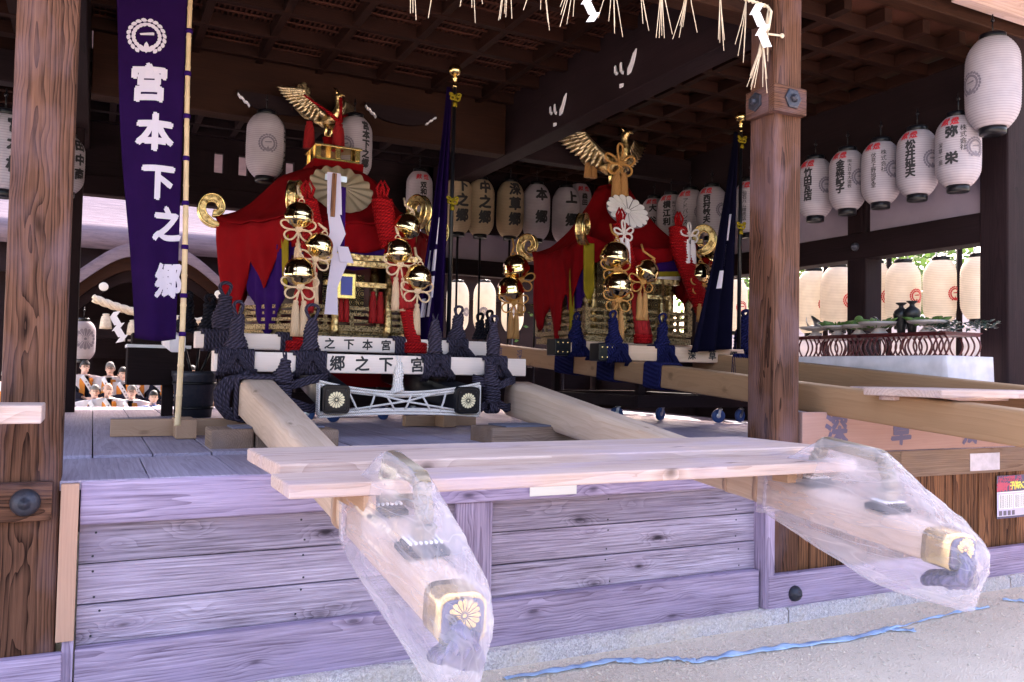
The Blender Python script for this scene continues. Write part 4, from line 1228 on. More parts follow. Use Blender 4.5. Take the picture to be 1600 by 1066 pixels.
def under_skirt(t, c, n, ph, R, z, spans, name, m):
    q = MB()
    for (t0, t1, L0, L1, off) in spans:
        def g(u, v, t0=t0, t1=t1, L0=L0, L1=L1, off=off):
            th = radians(t0 + (t1 - t0) * u); Rp = rpoly(th, R, n, ph) - .06 - off
            tri = 1 - abs(2 * u - 1)
            L = L0 + (L1 - L0) * tri
            r = Rp - .04 * v + .02 * sin(th * 40) * v
            return (c[0] + r * cos(th), c[1] + r * sin(th), z - L * v)
        q.grid(20, 6, g)
    return q.build(name, M[m], t, solid=.004)
def railing(t, pts, z0, h, m='goldfine'):
    """gold railing round the foot: posts with caps and three rails"""
    q = MB(); k = len(pts)
    for i in range(k):
        a, b = V((*pts[i], 0)), V((*pts[(i + 1) % k], 0))
        for zz, hh, w in ((z0 + .015, .05, .07), (z0 + h * .38, .03, .045), (z0 + h * .66, .028, .04), (z0 + h * .92, .035, .05)):
            q.beam(a + V((0, 0, zz)), b + V((0, 0, zz)), w, hh)
        L = (b - a).length; nn = max(2, int(L / .2))
        for j in range(1, nn):
            p = a.lerp(b, j / nn); q.bx(p.x - .016, p.x + .016, p.y - .016, p.y + .016, z0, z0 + h * (.9 if j % 2 else .62))
        q.bx(a.x - .032, a.x + .032, a.y - .032, a.y + .032, z0, z0 + h)
        q.lathe([(.042, h), (.042, h + .015), (.02, h + .02), (.03, h + .04), (.046, h + .075), (.035, h + .105), (.012, h + .13), (1e-5, h + .15)], (a.x, a.y, z0), 12)
    return q.build('railing', M[m], t)
def phoenix(t, c, s, yaw):
    """gilt phoenix: body, curved neck, crest, spread wings of overlapping feathers, raised tail, two legs"""
    Rz = Matrix.Rotation(yaw, 4, 'Z'); T0 = Matrix.Translation(c) @ Rz @ Matrix.Scale(s, 4)
    def P(x, y, z): return T0 @ V((x, y, z))
    q = MB()
    spine = [(0, .30, .30), (0, .22, .30), (0, .12, .27), (0, .0, .26), (0, -.10, .29), (0, -.17, .36), (0, -.19, .45), (0, -.17, .54), (0, -.18, .60), (0, -.23, .63)]
    rad = [.03, .06, .095, .115, .105, .075, .052, .042, .05, .035]
    q.tube([P(*p) for p in spine], [r * s for r in rad], 12)
    q.tube([P(0, -.22, .625), P(0, -.27, .615), P(0, -.31, .59)], [.025 * s, .018 * s, .004 * s], 8)
    body = q.build('body', M['gold'], t)
    q = MB()
    for a in (-.4, 0, .4):
        q.tube([P(0, -.17, .63), P(.03 * a, -.14, .70), P(.08 * a, -.10, .75)], [.015 * s, .018 * s, .004 * s], 6)
    q.build('crest', M['goldplain'], body)
    for sg in (-1, 1):
        q = MB()
        Rw = Matrix.Rotation(sg * radians(42 if sg < 0 else 14), 3, 'Z')
        piv = V((sg * .06, .0, .30))
        def W(p): return T0 @ (piv + Rw @ V(p))
        def arm(u): return V((sg * (.02 + .30 * sin(u * 1.75)), 0, .02 + .36 * sin(u * 1.5) ** 1.1))
        for row, (nf, L0, L1, w, zo) in enumerate(((12, .40, .20, .062, .0), (11, .25, .14, .062, .014), (10, .14, .09, .055, .026))):
            for k in range(nf):
                u = k / (nf - 1)
                b0 = arm(1 - .85 * u); L = L0 + (L1 - L0) * u; an = radians(-4 - 62 * u)
                ax = V((sg * cos(an), 0, sin(an))); ay = V((-ax.z, 0, ax.x)) * w * .5
                vs, fs = [], []; n_ = 7
                for i in range(n_ + 1):
                    v = i / n_; ww = (1 if v < .75 else sqrt(max(0, 1 - ((v - .75) / .25) ** 2))) * (.65 + .35 * min(1, v * 3))
                    p = b0 + ax * (L * v) + V((0, -zo + .05 * v * v * L - .0015 * k, .10 * v * v * L))
                    for oo, dy in ((ay * ww, .004), (V((0, 0, 0)), -.010), (-ay * ww, .004), (V((0, 0, 0)), .012)): vs.append(W(p + oo + V((0, dy, 0))))
                for i in range(n_):
                    b_ = 4 * i
                    for j in range(4): fs.append((b_ + j, b_ + (j + 1) % 4, b_ + 4 + (j + 1) % 4, b_ + 4 + j))
                q.add(vs, fs, None, True)
        q.tube([W(arm(i / 10)) for i in range(11)] , [(.055 - .04 * i / 10) * s for i in range(11)], 8)
        q.build('wing', M['goldfeather'], t)
    q = MB()
    for k in range(7):
        a = (k - 3) / 3
        path = [P(.03 * a, .26, .31), P(.09 * a, .40, .36 + .04 * (1 - abs(a))), P(.17 * a, .52, .50 + .10 * (1 - abs(a))), P(.23 * a, .56, .68 + .16 * (1 - abs(a)))]
        q.tube(path, [.02 * s, .035 * s, .04 * s, .02 * s], 8, sq=.35)
        if abs(a) < .4: q.blob(path[-1] + V((0, 0, .04 * s)), (.05 * s, .015 * s, .075 * s), n=10, m=6)
    q.build('tail', M['goldfine'], t)
    q = MB()
    for sg in (-1, 1):
        q.tube([P(sg * .055, .02, .24), P(sg * .06, -.01, .13), P(sg * .055, .0, .0)], [.05 * s, .032 * s, .02 * s], 8)
        for a in (-.5, 0, .5): q.tube([P(sg * .055, 0, .012), P(sg * .055 + .06 * sin(a), -.07 * cos(a), .008)], [.016 * s, .006 * s], 6)
    q.build('leg', M['goldplain'], t)
    return T0
# near shrine: six-sided
C1 = (2.13, 4.0); R1 = 1.13
s1 = thing('portable_shrine', (C1[0], C1[1], 1.86), 'near six-sided portable shrine draped in red cloth with gilt phoenix on top', 'portable shrine', 'portable shrines')
PH1 = radians(0)
hexp = lambda R: [(C1[0] + R * cos(radians(60 * k)), C1[1] + R * sin(radians(60 * k))) for k in range(6)]
def piecewise(tab, f):
    for (a, va), (b, vb) in zip(tab[:-1], tab[1:]):
        if a <= f <= b: return va + (vb - va) * (f - a) / (b - a)
    return tab[-1][1]
def skirt1(th):
    d = degrees_(th)
    front = 242 < d < 298
    saw = abs((((d - 6) / 36.0) % 1) * 2 - 1)
    if front: return .16 + .10 * abs(sin(radians((d - 242) * 180 / 56 * 1)))
    if 172 < d <= 242: return piecewise(((0, .55), (.12, .62), (.27, 1.02), (.46, .34), (.64, .62), (.80, .26), (1, .34)), (d - 172) / 70)
    return .40 + .40 * saw
def degrees_(th): return math.degrees(th) % 360
roof1 = shrine_roof(s1, C1, 6, PH1, R1, 3.60, 2.93, .22, skirt1, prof=lambda v: piecewise(((0, 0), (.12, .03), (.25, .10), (.38, .24), (.52, .46), (.66, .68), (.80, .84), (1, 1)), v))
under_skirt(s1, C1, 6, PH1, R1, 2.92, [(232, 308, .30, .42, .0), (198, 236, .55, 1.12, .0), (300, 335, .5, .8, 0)], 'under_cloth', 'purple')
under_skirt(s1, C1, 6, PH1, R1, 2.92, [(230, 235, .5, .7, -.03), (302, 310, .5, .75, -.03)], 'yellow_streamer', 'yellow')
q = MB(); q.lathe([(1.02, 1.86), (1.02, 1.90), (.98, 1.91), (.98, 1.95), (.9, 1.96)], (C1[0], C1[1], 0), 6, smooth=False)
q.build('base', M['goldfine'], s1)
q = MB(); q.lathe([(.92, 1.96), (.92, 2.02), (.72, 2.03), (.62, 2.06), (.6, 2.10), (.6, 2.85), (.7, 2.9), (.85, 2.96), (.3, 3.0)], (C1[0], C1[1], 0), 6, smooth=False)
q.build('body', M['redlacq'], s1)
for k in range(6):
    q = MB(); x, y = hexp(.62)[k]; q.lathe([(.05, 2.0), (.045, 2.1), (.042, 2.9)], (x, y, 0), 12)
    q.build('corner_post', M['gold'], s1)
railing(s1, hexp(.99), 1.95, .22)
# gateway, doors and hangings on the front side
fy1 = C1[1] - .99 * cos(radians(30))
q = MB()
for xo in (-.17, .33): q.lathe([(.045, 0), (.036, .06), (.033, .64)], (C1[0] + xo, fy1 - .06, 1.9), 14)
q.beam((C1[0] - .34, fy1 - .06, 2.56), (C1[0] + .55, fy1 - .06, 2.56), .06, .05)
q.beam((C1[0] - .28, fy1 - .06, 2.37), (C1[0] + .46, fy1 - .06, 2.37), .05, .045)
for sg in (-1, 1):
    q.beam((C1[0] + .08, fy1 - .06, 2.615), (C1[0] + .08 + sg * .52, fy1 - .06, 2.64), .085, .05)
q.build('gateway', M['gold'], s1)
q = MB(); p_ = aty(541, 447, fy1 - .12)
q.box((p_.x, fy1 - .11, p_.z), (.18, .04, .24)); tb = q.build('tablet_frame', M['goldplain'], s1, .01)
q = MB(); q.box((p_.x, fy1 - .134, p_.z), (.105, .008, .17)); q.build('tablet', plain('blue_enamel', (.02, .03, .30), .3), tb)
for px, w in ((536, .10), (588, .13), (470, .13)):
    p_ = aty(px, 480, fy1 - .02); q = MB()
    for k in range(2):
        q = MB(); tassel(q, (p_.x + (k - .5) * w * .55, fy1 - .03, 2.32), .30, w * .28)
        q.build('red_tassel', M['tasselred'], s1)
q = MB(); q.bx(C1[0] - .20, C1[0] + .2, C1[1] - .62 * .866 - .012, C1[1] - .62 * .866, 2.1, 2.5); q.build('door', M['flower'], s1)
# silk fan disc on the front slope
p_ = aty(533, 296, 3.28); Tf = Matrix.Translation((p_.x + .0, 3.28, p_.z)) @ Matrix.Rotation(radians(58), 4, 'X')
q = MB(); n = 96; vs = [(0, 0, .03)]; fs = []
for k in range(n * 2):
    a = 2 * pi * k / (n * 2); rr = .30 * (1 + .02 * cos(16 * a)); vs.append((rr * cos(a), rr * .95 * sin(a), .012 * cos(16 * a)))
vs = [Tf @ V(v) for v in vs]
for k in range(n * 2): fs.append((0, 1 + k, 1 + (k + 1) % (n * 2)))
q.add(vs, fs, None, False); q.build('fan_disc', M['fan'], s1, solid=.01)
# white paper streamer with tablet and purple ribbon
p0_ = aty(521, 268, 2.95); yq = 2.80
q = MB()
def zig(pts, y):
    for i, (a, b) in enumerate(zip(pts[:-1], pts[1:])):
        (xa, za, wa), (xb, zb, wb) = a, b; yy = y - .012 * (i % 2); yb = y - .012 * ((i + 1) % 2)
        q.add([(xa - wa, yy, za), (xa + wa, yy, za), (xb + wb, yb, zb), (xb - wb, yb, zb)], [(0, 1, 2, 3)])
pz = lambda py: aty(521, py, yq).z
px_ = lambda px: aty(px, 380, yq).x
zig([(px_(519), pz(270), .06), (px_(521), pz(335), .065)], yq)
zig([(px_(518), pz(330), .05), (px_(526), pz(365), .07), (px_(515), pz(395), .06), (px_(530), pz(408), .075), (px_(520), pz(450), .045), (px_(519), pz(492), .06)], yq - .02)
zig([(px_(534), pz(385), .05), (px_(541), pz(410), .06)], yq - .03)
st = q.build('paper_streamer', M['streamer'], s1, solid=.003)
q = MB(); q.beam((px_(519), yq - .02, pz(272)), (px_(517), yq - .03, pz(340)), .035, .03, up=V((0, 1, 0))); q.build('wooden_tablet', M['brown'], st)
q = MB(); q.grid(6, 12, lambda u, v: (px_(533) - .035 + .07 * u, yq + .01 + .01 * sin(u * 9), pz(290) + (pz(385) - pz(290)) * v)); q.build('purple_ribbon', M['purple'], s1, solid=.004)
q = MB(); q.beam((px_(506), yq + .02, pz(277)), (px_(540), yq + .02, pz(278)), .02, .05); q.build('silver_clasp', M['steel'], s1)
# curls at the roof corners
for k in range(6):
    a = radians(60 * k); x, y = C1[0] + R1 * .93 * cos(a), C1[1] + R1 * .93 * sin(a)
    T = Matrix(((cos(a), 0, sin(a), x), (sin(a), 0, -cos(a), y), (0, 1, 0, 2.90), (0, 0, 0, 1))) @ Matrix.Translation((0, 0, -.037))
    q, rim = curl(T, .88); o = q.build('roof_curl', M['gold'], s1); rim.build('rim', M['goldplain'], o)
# phoenix on its stand
pz_ = aty(512, 262, C1[1]).z
q = MB(); q.bx(C1[0] - .25, C1[0] + .25, C1[1] - .25, C1[1] + .25, 3.58, 3.66); q.build('red_plinth', M['red'], s1)
q = MB(); q.bx(C1[0] - .22, C1[0] + .22, C1[1] - .22, C1[1] + .22, 3.66, 3.69)
for i in (-.2, 0, .2):
    for j in (-.2, .2):
        q.bx(C1[0] + i - .025, C1[0] + i + .025, C1[1] + j - .02, C1[1] + j + .02, 3.69, 3.80); 
    q.bx(C1[0] - .22 if i < 0 else C1[0] + .18, C1[0] - .18 if i < 0 else C1[0] + .22, C1[1] - .05, C1[1] + .05, 3.69, 3.80)
q.bx(C1[0] - .24, C1[0] + .24, C1[1] - .24, C1[1] + .24, 3.80, 3.82); q.build('stand', M['goldplain'], s1, .004)
q = MB(); q.lathe([(.085, 3.81), (.06, 3.84), (.05, 3.90), (.065, 3.945), (1e-5, 3.95)], (C1[0] - .05, C1[1], 0), 16); q.build('red_pedestal', M['red'], s1)
phoenix(s1, (C1[0] - .05, C1[1] - .0, 3.945), .68, radians(31))
q = MB()
T1 = Matrix.Translation((C1[0] - .05, C1[1], 3.945)) @ Matrix.Rotation(radians(31), 4, 'Z') @ Matrix.Scale(.68, 4)
TP = lambda x, y, z: T1 @ V((x, y, z))
q.tube([TP(-.5, .02, .52), TP(-.3, -.08, .40), TP(-.1, -.14, .33), TP(0, -.2, .30), TP(.1, -.14, .33), TP(.3, -.08, .42)], .012, 6)
q.tube([TP(0, -.22, .58), TP(0, -.23, .42), TP(0, -.22, .22), TP(0, -.2, .10)], .02, 7)
q.tube([TP(-.16, -.1, .36), TP(-.05, -.2, .24), TP(.05, -.2, .24), TP(.16, -.1, .36)], .02, 6)
q.build('red_cord', M['ropered'], s1)
for dx, dy, h in ((.0, -.19, .30), (-.24, .16, .28), (.07, -.15, .29)):
    q = MB(); tassel(q, TP(dx, dy, .22), h * 1.0, .055)
    q.build('red_tassel', M['tasselred'], s1)

# thick red ropes hanging from the front roof corners
def red_rope(path, label, r=.075, tl=.55, top=True, split=.55):
    P = [V(p) for p in path]
    t = thing('red_rope', P[-1], label, 'rope', 'thick red silk ropes hung from the shrine roofs')
    # resample
    L = [0]
    for a, b in zip(P[:-1], P[1:]): L.append(L[-1] + (b - a).length)
    def at(s):
        s *= L[-1]
        for i in range(len(P) - 1):
            if s <= L[i + 1] + 1e-9: return P[i].lerp(P[i + 1], (s - L[i]) / max(1e-9, L[i + 1] - L[i]))
        return P[-1]
    q = MB(); q.tube([at(i / 20) for i in range(21)], r * .8, 12)
    turns = int(L[-1] * split / .034); n = 14; H = []
    for i in range(turns * n):
        s = i / (turns * n) * split; a = 2 * pi * i / n
        H.append(at(s) + V((r * cos(a), r * .9 * sin(a), .004 * sin(a * 2))))
    q.tube(H, .0185, 7)
    q.build('coils', M['ropered'], t)
    q = MB()
    for k in range(3):
        a = radians(210 + 60 * k); c = at(split) + V((r * .55 * cos(a), r * .6 * sin(a), .0))
        e = at(min(1, split + .42)); d = (e - at(split)); vs = []
        tassel(q, (0, 0, 0), max(.12, d.length * .95), r * .62)
        m_ = 10 * 30
        Q = V((0, 0, -1)).rotation_difference(d.normalized()).to_matrix()
        for i in range(len(q.v) - m_, len(q.v)): q.v[i] = Q @ q.v[i] + c
    q.build('fringe', M['tasselred'], t)
    q = MB()
    c = at(split * .98) + V((0, -r * 1.05, 0)); bow(q, c, r * 1.1, .011, 0, 2); q.build('bow', M['ropered'], t)
    q = MB()
    if top:
        c = at(0)
        for dx in (-.03, .03): q.tube([c + V((dx, 0, 0)), c + V((dx * 1.8, -.01, .10)), c + V((dx * .6, -.0, .17)), c + V((-dx * .5, 0, .10)), c + V((-dx * .6, 0, 0))], .014, 7)
        q.build('top_loop', M['ropered'], t); q = MB()
    for k in range(3): q.tube([at(.99) + V((r * 1.05 * cos(a), r * 1.0 * sin(a), .03 * k - .01)) for a in [2 * pi * i / 16 for i in range(16)]], .02, 7, True)
    q.build('end_coil', M['ropered'], t)
    return t
red_rope([aty(480, 312, 2.80), aty(490, 360, 2.78), aty(482, 420, 2.70), aty(474, 480, 2.62), aty(462, 548, 2.56)], 'thick red rope with fringe left of the white streamer on the near shrine', split=.35)
red_rope([aty(597, 312, 2.88), aty(602, 345, 2.84), aty(616, 400, 2.76), aty(634, 470, 2.66), aty(649, 550, 2.55)], 'thick red rope with fringe behind the right bells of the near shrine', .085, split=.33)
red_rope([aty(969, 350, 3.12), aty(975, 390, 3.10), aty(985, 430, 3.08), aty(1000, 480, 3.0), aty(1005, 535, 2.9)], 'thick red rope at the front corner of the far shrine', .085)
red_rope([aty(1060, 355, 3.1), aty(1062, 390, 3.08), aty(1078, 430, 3.05), aty(1098, 480, 3.0), aty(1122, 540, 2.9)], 'thick coiled red rope at the right corner of the far shrine', .10, split=.8)

# far shrine: four-sided
C2 = (5.55, 4.0); R2 = 1.06; ZB = 1.94
s2 = thing('portable_shrine', (C2[0], C2[1], ZB), 'far four-sided portable shrine with white chrysanthemum disc on its red roof cloth', 'portable shrine', 'portable shrines')
PH2 = radians(45 - 5)
def skirt2(th):
    d = degrees_(th); saw = abs((((d - 8) / 34.0) % 1) * 2 - 1)
    if 228 < d < 304: return .10 + .08 * abs(sin(radians((d - 228) * 2.4)))
    if 128 < d <= 228: return piecewise(((0, .8), (.12, .95), (.26, .55), (.44, 1.12), (.60, .50), (.72, .78), (.84, .40), (1, .22)), (d - 128) / 100)
    return .45 + .3 * saw
zt2 = aty(955, 296, C2[1]).z; ze2 = aty(900, 385, 3.6).z
roof2 = shrine_roof(s2, C2, 4, PH2, R2, zt2, ze2, .2, skirt2)
sqp = lambda R: [(C2[0] + R * cos(PH2 + radians(90 * k)), C2[1] + R * sin(PH2 + radians(90 * k))) for k in range(4)]
under_skirt(s2, C2, 4, PH2, R2, ze2, [(228, 312, .22, .26, .0), (180, 224, .45, .95, .0)], 'under_cloth', 'purple')
under_skirt(s2, C2, 4, PH2, R2, ze2, [(232, 308, .28, .32, .03), (197, 205, .8, 1.05, -.03), (219, 225, .5, .66, -.04)], 'yellow_streamer', 'yellow')
under_skirt(s2, C2, 4, PH2, R2, ze2, [(234, 306, .34, .37, .05)], 'white_underlayer', 'whitec')
q = MB()
for z0_, z1_, rr in ((ZB, ZB + .07, .96), (ZB + .07, ZB + .12, .9), (ZB + .12, ZB + .16, .84)):
    q.lathe([(rr, z0_), (rr, z1_ - .003)], (C2[0], C2[1], 0), 4, Matrix.Rotation(PH2, 3, 'Z'), smooth=False)
q.build('base', M['goldfine'], s2)
q = MB(); q.lathe([(.70, ZB + .16), (.70, ze2 - .05), (.3, ze2)], (C2[0], C2[1], 0), 4, Matrix.Rotation(PH2, 3, 'Z'), smooth=False); q.build('body', M['flower'], s2)
for x, y in sqp(.71):
    q = MB(); q.lathe([(.05, ZB + .1), (.045, ZB + .3), (.045, ze2)], (x, y, 0), 12)
    q.build('corner_post', M['gold'], s2)
railing(s2, sqp(.93), ZB + .1, .28)
a = PH2 + radians(225); fx_, fy_ = C2[0] + .82 * cos(a - PH2 + PH2), 0
# gateway on the front face
nf = PH2 - radians(135) + radians(0)
fn_ang = PH2 + radians(225)
dirn = V((cos(fn_ang), sin(fn_ang), 0)); tang = V((-dirn.y, dirn.x, 0))
cc = V((C2[0], C2[1], 0)) + dirn * .74
q = MB()
for s_ in (-.24, .24):
    p_ = cc + tang * s_; q.lathe([(.045, 0), (.036, .06), (.033, .62)], (p_.x, p_.y, ZB + .1), 14)
for zz, l, h in ((.70, .46, .06), (.52, .36, .045)):
    q.beam(cc - tang * l + V((0, 0, ZB + zz)), cc + tang * l + V((0, 0, ZB + zz)), .06, h)
q.build('gateway', M['gold'], s2)
p_ = aty(979, 333, 3.42); fdir = dirn
Tm = Matrix.Translation((p_.x, 3.42, p_.z)) @ Matrix.Rotation(fn_ang + pi / 2, 4, 'Z') @ Matrix.Rotation(radians(55), 4, 'X')
q = MB(); q.polys(mum(.26, 16, .14), lambda x, y: Tm @ V((x, y, .035))); q.build('chrysanthemum_disc', M['white'], s2, solid=.01)
q = MB(); q.lathe([(.255, .015), (.255, .03), (1e-5, .031)], (0, 0, 0), 40); q.v = [Tm @ v for v in q.v]; q.build('disc_backing', M['inkgrey'], s2)
for k in range(4):
    a = PH2 + radians(90 * k); x, y = C2[0] + R2 * .93 * cos(a), C2[1] + R2 * .93 * sin(a)
    T = Matrix(((cos(a), 0, sin(a), x), (sin(a), 0, -cos(a), y), (0, 1, 0, ze2 - .06), (0, 0, 0, 1))) @ Matrix.Translation((0, 0, -.037))
    q, rim = curl(T, .95); o = q.build('roof_curl', M['gold'], s2); rim.build('rim', M['goldplain'], o)
phoenix(s2, (C2[0], C2[1] - .02, zt2 + .02), 1.0, radians(11))
bc = aty(969, 256, 3.72)
q = MB(); bow(q, bc, .22, .014, 0, 3); q.tube([bc, bc + V((-.03, 0, -.12))], .013, 6); q.tube([bc, bc + V((.03, 0, -.12))], .013, 6)
q.build('tan_bow', M['cordtan'], s2)
q = MB(); tassel(q, bc + V((-.045, 0, -.10)), .34, .06); q.build('tan_tassel', M['tasseltan'], s2); q = MB(); tassel(q, bc + V((.05, 0, -.10)), .36, .06)
q.build('tan_tassel', M['tasseltan'], s2); q = MB(); p_ = aty(922, 265, 4.3); tassel(q, (p_.x - .03, 4.3, p_.z + .1), .2, .045); tassel(q, (p_.x + .05, 4.3, p_.z + .1), .2, .045)
q.build('tan_tassel', M['tasseltan'], s2)
for px, py, y_ in ((975, 365, 3.0), (1078, 368, 3.0)):
    bc = aty(px, py, y_); q = MB(); bow(q, bc, .13, .011, .1, 3); o = q.build('white_bow', M['ropewhite'], s2)
    q = MB(); tassel(q, bc + V((-.035, 0, -.05)), .27, .04); tassel(q, bc + V((.04, 0, -.05)), .27, .04); q.build('white_tassel', M['tasselwhite'], o)

# wheeled dollies under the shrines
def dolly(x0, x1, y0, y1, label, spots, z=1.22, board=None):
    t = thing('dolly', ((x0 + x1) / 2, (y0 + y1) / 2, FZ + .014), label, 'dolly', 'wheeled dollies under the shrines')
    q = MB()
    q.bx(x0, x1, y0, y0 + .07, z, z + .13); q.bx(x0, x1, y1 - .07, y1, z, z + .13)
    q.bx(x0, x0 + .07, y0 + .071, y1 - .071, z, z + .12); q.bx(x1 - .07, x1, y0 + .071, y1 - .071, z, z + .12)
    q.build('frame', M['dark'], t, .004)
    q = MB()
    for x in (x0 + .1, x1 - .1):
        for y in (y0 + .12, y1 - .12): q.bx(x - .04, x + .04, y - .04, y + .04, z + .13, z + .62)
    q.bx(x0 + .14, x1 - .14, y0 + .2, y1 - .2, z + .45, z + .6)
    q.build('support', M['dark'], t, .004)
    for i, (x, y) in enumerate(spots):
        r = .075; zc = FZ + .016 + r; Rr = Matrix.Rotation(pi / 2, 3, 'X') @ Matrix.Rotation(0, 3, 'Y'); Ry = Matrix.Rotation(RND.uniform(-.6, .6), 3, 'Z') @ Rr
        q = MB(); q.lathe([(r * .62, -.018), (r * .95, -.018), (r, -.012), (r, .012), (r * .95, .018), (r * .62, .018)], (x, y, zc), 24, Ry)
        w_ = q.build('caster', M['rubber'], t)
        q = MB(); q.lathe([(1e-5, -.021), (r * .25, -.02), (r * .6, -.012), (r * .6, .012), (r * .25, .02), (1e-5, .021)], (x, y, zc), 18, Ry)
        A = Ry @ V((0, 0, 1))
        for sg in (-1, 1):
            q.beam(V((x, y, zc)) + A * sg * .026, V((x + .02, y, zc + .075)) + A * sg * .024, .03, .006, up=A)
        q.lathe([(.032, 0), (.032, .012), (.02, .013), (.02, z - zc - .062)], (x + .02, y, zc + .068), 14)
        q.build('fork', M['steel'], w_)
    return t
wp = lambda px, py: (lambda p: (p.x, p.y))(on(px, py, 2, FZ + .014))
dolly(1.72, 3.05, 3.75, 4.9, 'black wheeled dolly with blue casters under the near shrine', [(1.92, 3.9), (2.12, 3.66), (2.72, 3.95), (2.95, 3.75)])
q = MB(); q.bx(1.9, 3.0, 4.2, 4.24, 1.4, 1.6); q.build('red_cloth', M['red'], None, .003, label='strip of red cloth seen below the characters of the near front beam', cat='cloth')
dolly(5.15, 6.75, 2.85, 4.9, 'dark wheeled dolly with blue casters under the far shrine', [(5.35, 3.55), (5.85, 3.4), (6.3, 2.93), (6.66, 2.98), (5.3, 4.7)], 1.24)

# ---------------------------------------------------------------- banners
def banner_pole(x, y, z0, z1, label, m='bamboo', r=.018):
    t = thing('banner_pole', (x, y, z0), label, 'pole', 'banner poles')
    q = MB(); n = int((z1 - z0) / .21); pr = []
    for i in range(n):
        z = (z1 - z0) * i / n; h = (z1 - z0) / n; w = r * (1.12 - .3 * i / n)
        pr += [(w * 1.16, z), (w, z + .012), (w * .98, z + h * .5), (w, z + h - .012), (w * 1.14, z + h - .003)]
    P = []
    q.lathe(pr, (x, y, z0), 14); 
    for i, v in enumerate(q.v): v.x += .012 * sin((v.z - z0) * 1.7)
    q.build('bamboo', M[m], t)
    return t
BPX, BPY = .545, 1.86
banner_pole(BPX, BPY, FZ + .12, 5.2, 'tall bamboo pole holding the big purple banner, left of the near shrine')
bz0, bz1 = 1.78, 4.66
def ban(u, v):
    z = bz1 + (bz0 - bz1) * v
    w = .50 - .235 * v ** 1.1
    x = BPX - .03 - w * (1 - u) 
    y = BPY - .01 + .035 * sin(u * 7 + v * 2) * (.4 + .6 * v) + .05 * (1 - u) * v
    return V((x + .01 * sin(v * 9) * (1 - u), y, z - .03 * (1 - u) * v * 0 - .02 * sin(u * 3) * v))
q = MB(); q.grid(30, 60, ban)
bn = q.build('banner', M['banner'], None, solid=.003, label='long purple banner with white wreath crest and five large white characters', cat='banner')
ORIGIN_B = ORIGIN[bn.name]
def banp(x, y):
    """x, y: place on the banner in metres from its top centre line of writing"""
    v = min(max((bz1 - y) / (bz1 - bz0), 0), 1); w = .50 - .235 * v ** 1.1
    u = min(max((x - (BPX - .03 - w)) / w, 0), 1)
    p = ban(u, v); return (x, p.y - .006, y)
q = MB()
cr = aty(229, 58, BPY); q.polys(wreath(.13), lambda x, y: banp(cr.x + x, cr.z + y))
for ch, px, py, sz, sxx in (('宮', 233, 132, .27, .9), ('本', 242, 209, .27, .9), ('下', 247, 286, .26, .85), ('之', 261, 352, .25, .75), ('郷', 263, 440, .25, .70)):
    c = aty(px, py, BPY); write(q, ch, lambda x, y: banp(x, y), c.x, c.z, sz, bold=.035, sx=sxx)
q.build('lettering', M['inkwhite'], bn)
for py in (47, 114, 181, 247, 317, 386, 462, 522):
    q = MB(); c = aty(284, py, BPY); q.lathe([(.024, -.016), (.025, 0), (.024, .016)], (BPX + .012 * sin((c.z - FZ) * 1.7), BPY, c.z), 12)
    q.build('loop', M['purple'], bn)
def flag(px_top, py_top, px_bot, py_bot, y, label, cl, m, wbot, pattern):
    a, b = aty(px_top, py_top, y), aty(px_bot, py_bot, y)
    t = thing('flag_staff', b, label + ', its dark staff topped by a brass ball', 'staff', 'flag staffs with brass balls')
    q = MB(); q.tube([b, b.lerp(a, .5), a], [.022, .020, .017], 12); q.build('staff', M['lacquer'], t)
    q = MB(); q.blob(a + V((0, 0, .05)), (.065, .065, .055), n=20, m=12); q.lathe([(.02, -.12), (.03, -.11), (.02, -.10), (.02, -.04), (.035, -.03), (.02, -.015), (.02, 0)], a, 14)
    q.build('ball', M['goldplain'], t)
    for f in (.08, .46):
        q = MB(); c = a.lerp(b, f) + V((0, -.02, 0)); bow(q, c, .06, .01); tassel(q, c + V((0, 0, -.02)), .08, .02, n=14)
        q.build('yellow_tie', M['yellow'], t)
    def fl(u, v):
        z = a.z - .12 + (b.z - a.z + .12) * v
        w = (.05 + (wbot - .05) * v ** 1.2)
        x0 = a.x + (b.x - a.x) * v
        fold = .06 * sin(u * 17 + v * 1.5) * (.3 + v * .7)
        return V((x0 - .025 - w * u, y + .02 + fold, z - .06 * u * v))
    q = MB(); q.grid(40, 40, fl)
    o = q.build('flag', M[m], None, solid=.004, label=cl, cat='flag', group='dark folded flags')
    q = MB()
    for (u0, u1, v0, v1) in pattern:
        q.grid(6, 10, lambda u, v: fl(u0 + (u1 - u0) * u + .1 * (v - .5) * (v1 - v0), v0 + (v1 - v0) * v) + V((0, -.006, 0)))
    q.build('white_pattern', M['inkwhite'], o)
flag(711, 118, 700, 545, 3.0, 'staff between the two shrines', 'dark purple flag with white patches hanging between the two shrines', 'navypurple', .36, [(.45, .62, .50, .60), (.55, .75, .62, .70), (.45, .68, .72, .80), (.6, .8, .80, .87), (.75, .98, .90, .96)])
flag(1158, 190, 1154, 545, 2.5, 'staff beside the right column', 'navy flag with white patches hanging left of the right column', 'navy', .62, [(.35, .5, .38, .5), (.42, .56, .52, .62), (.5, .66, .64, .72)])

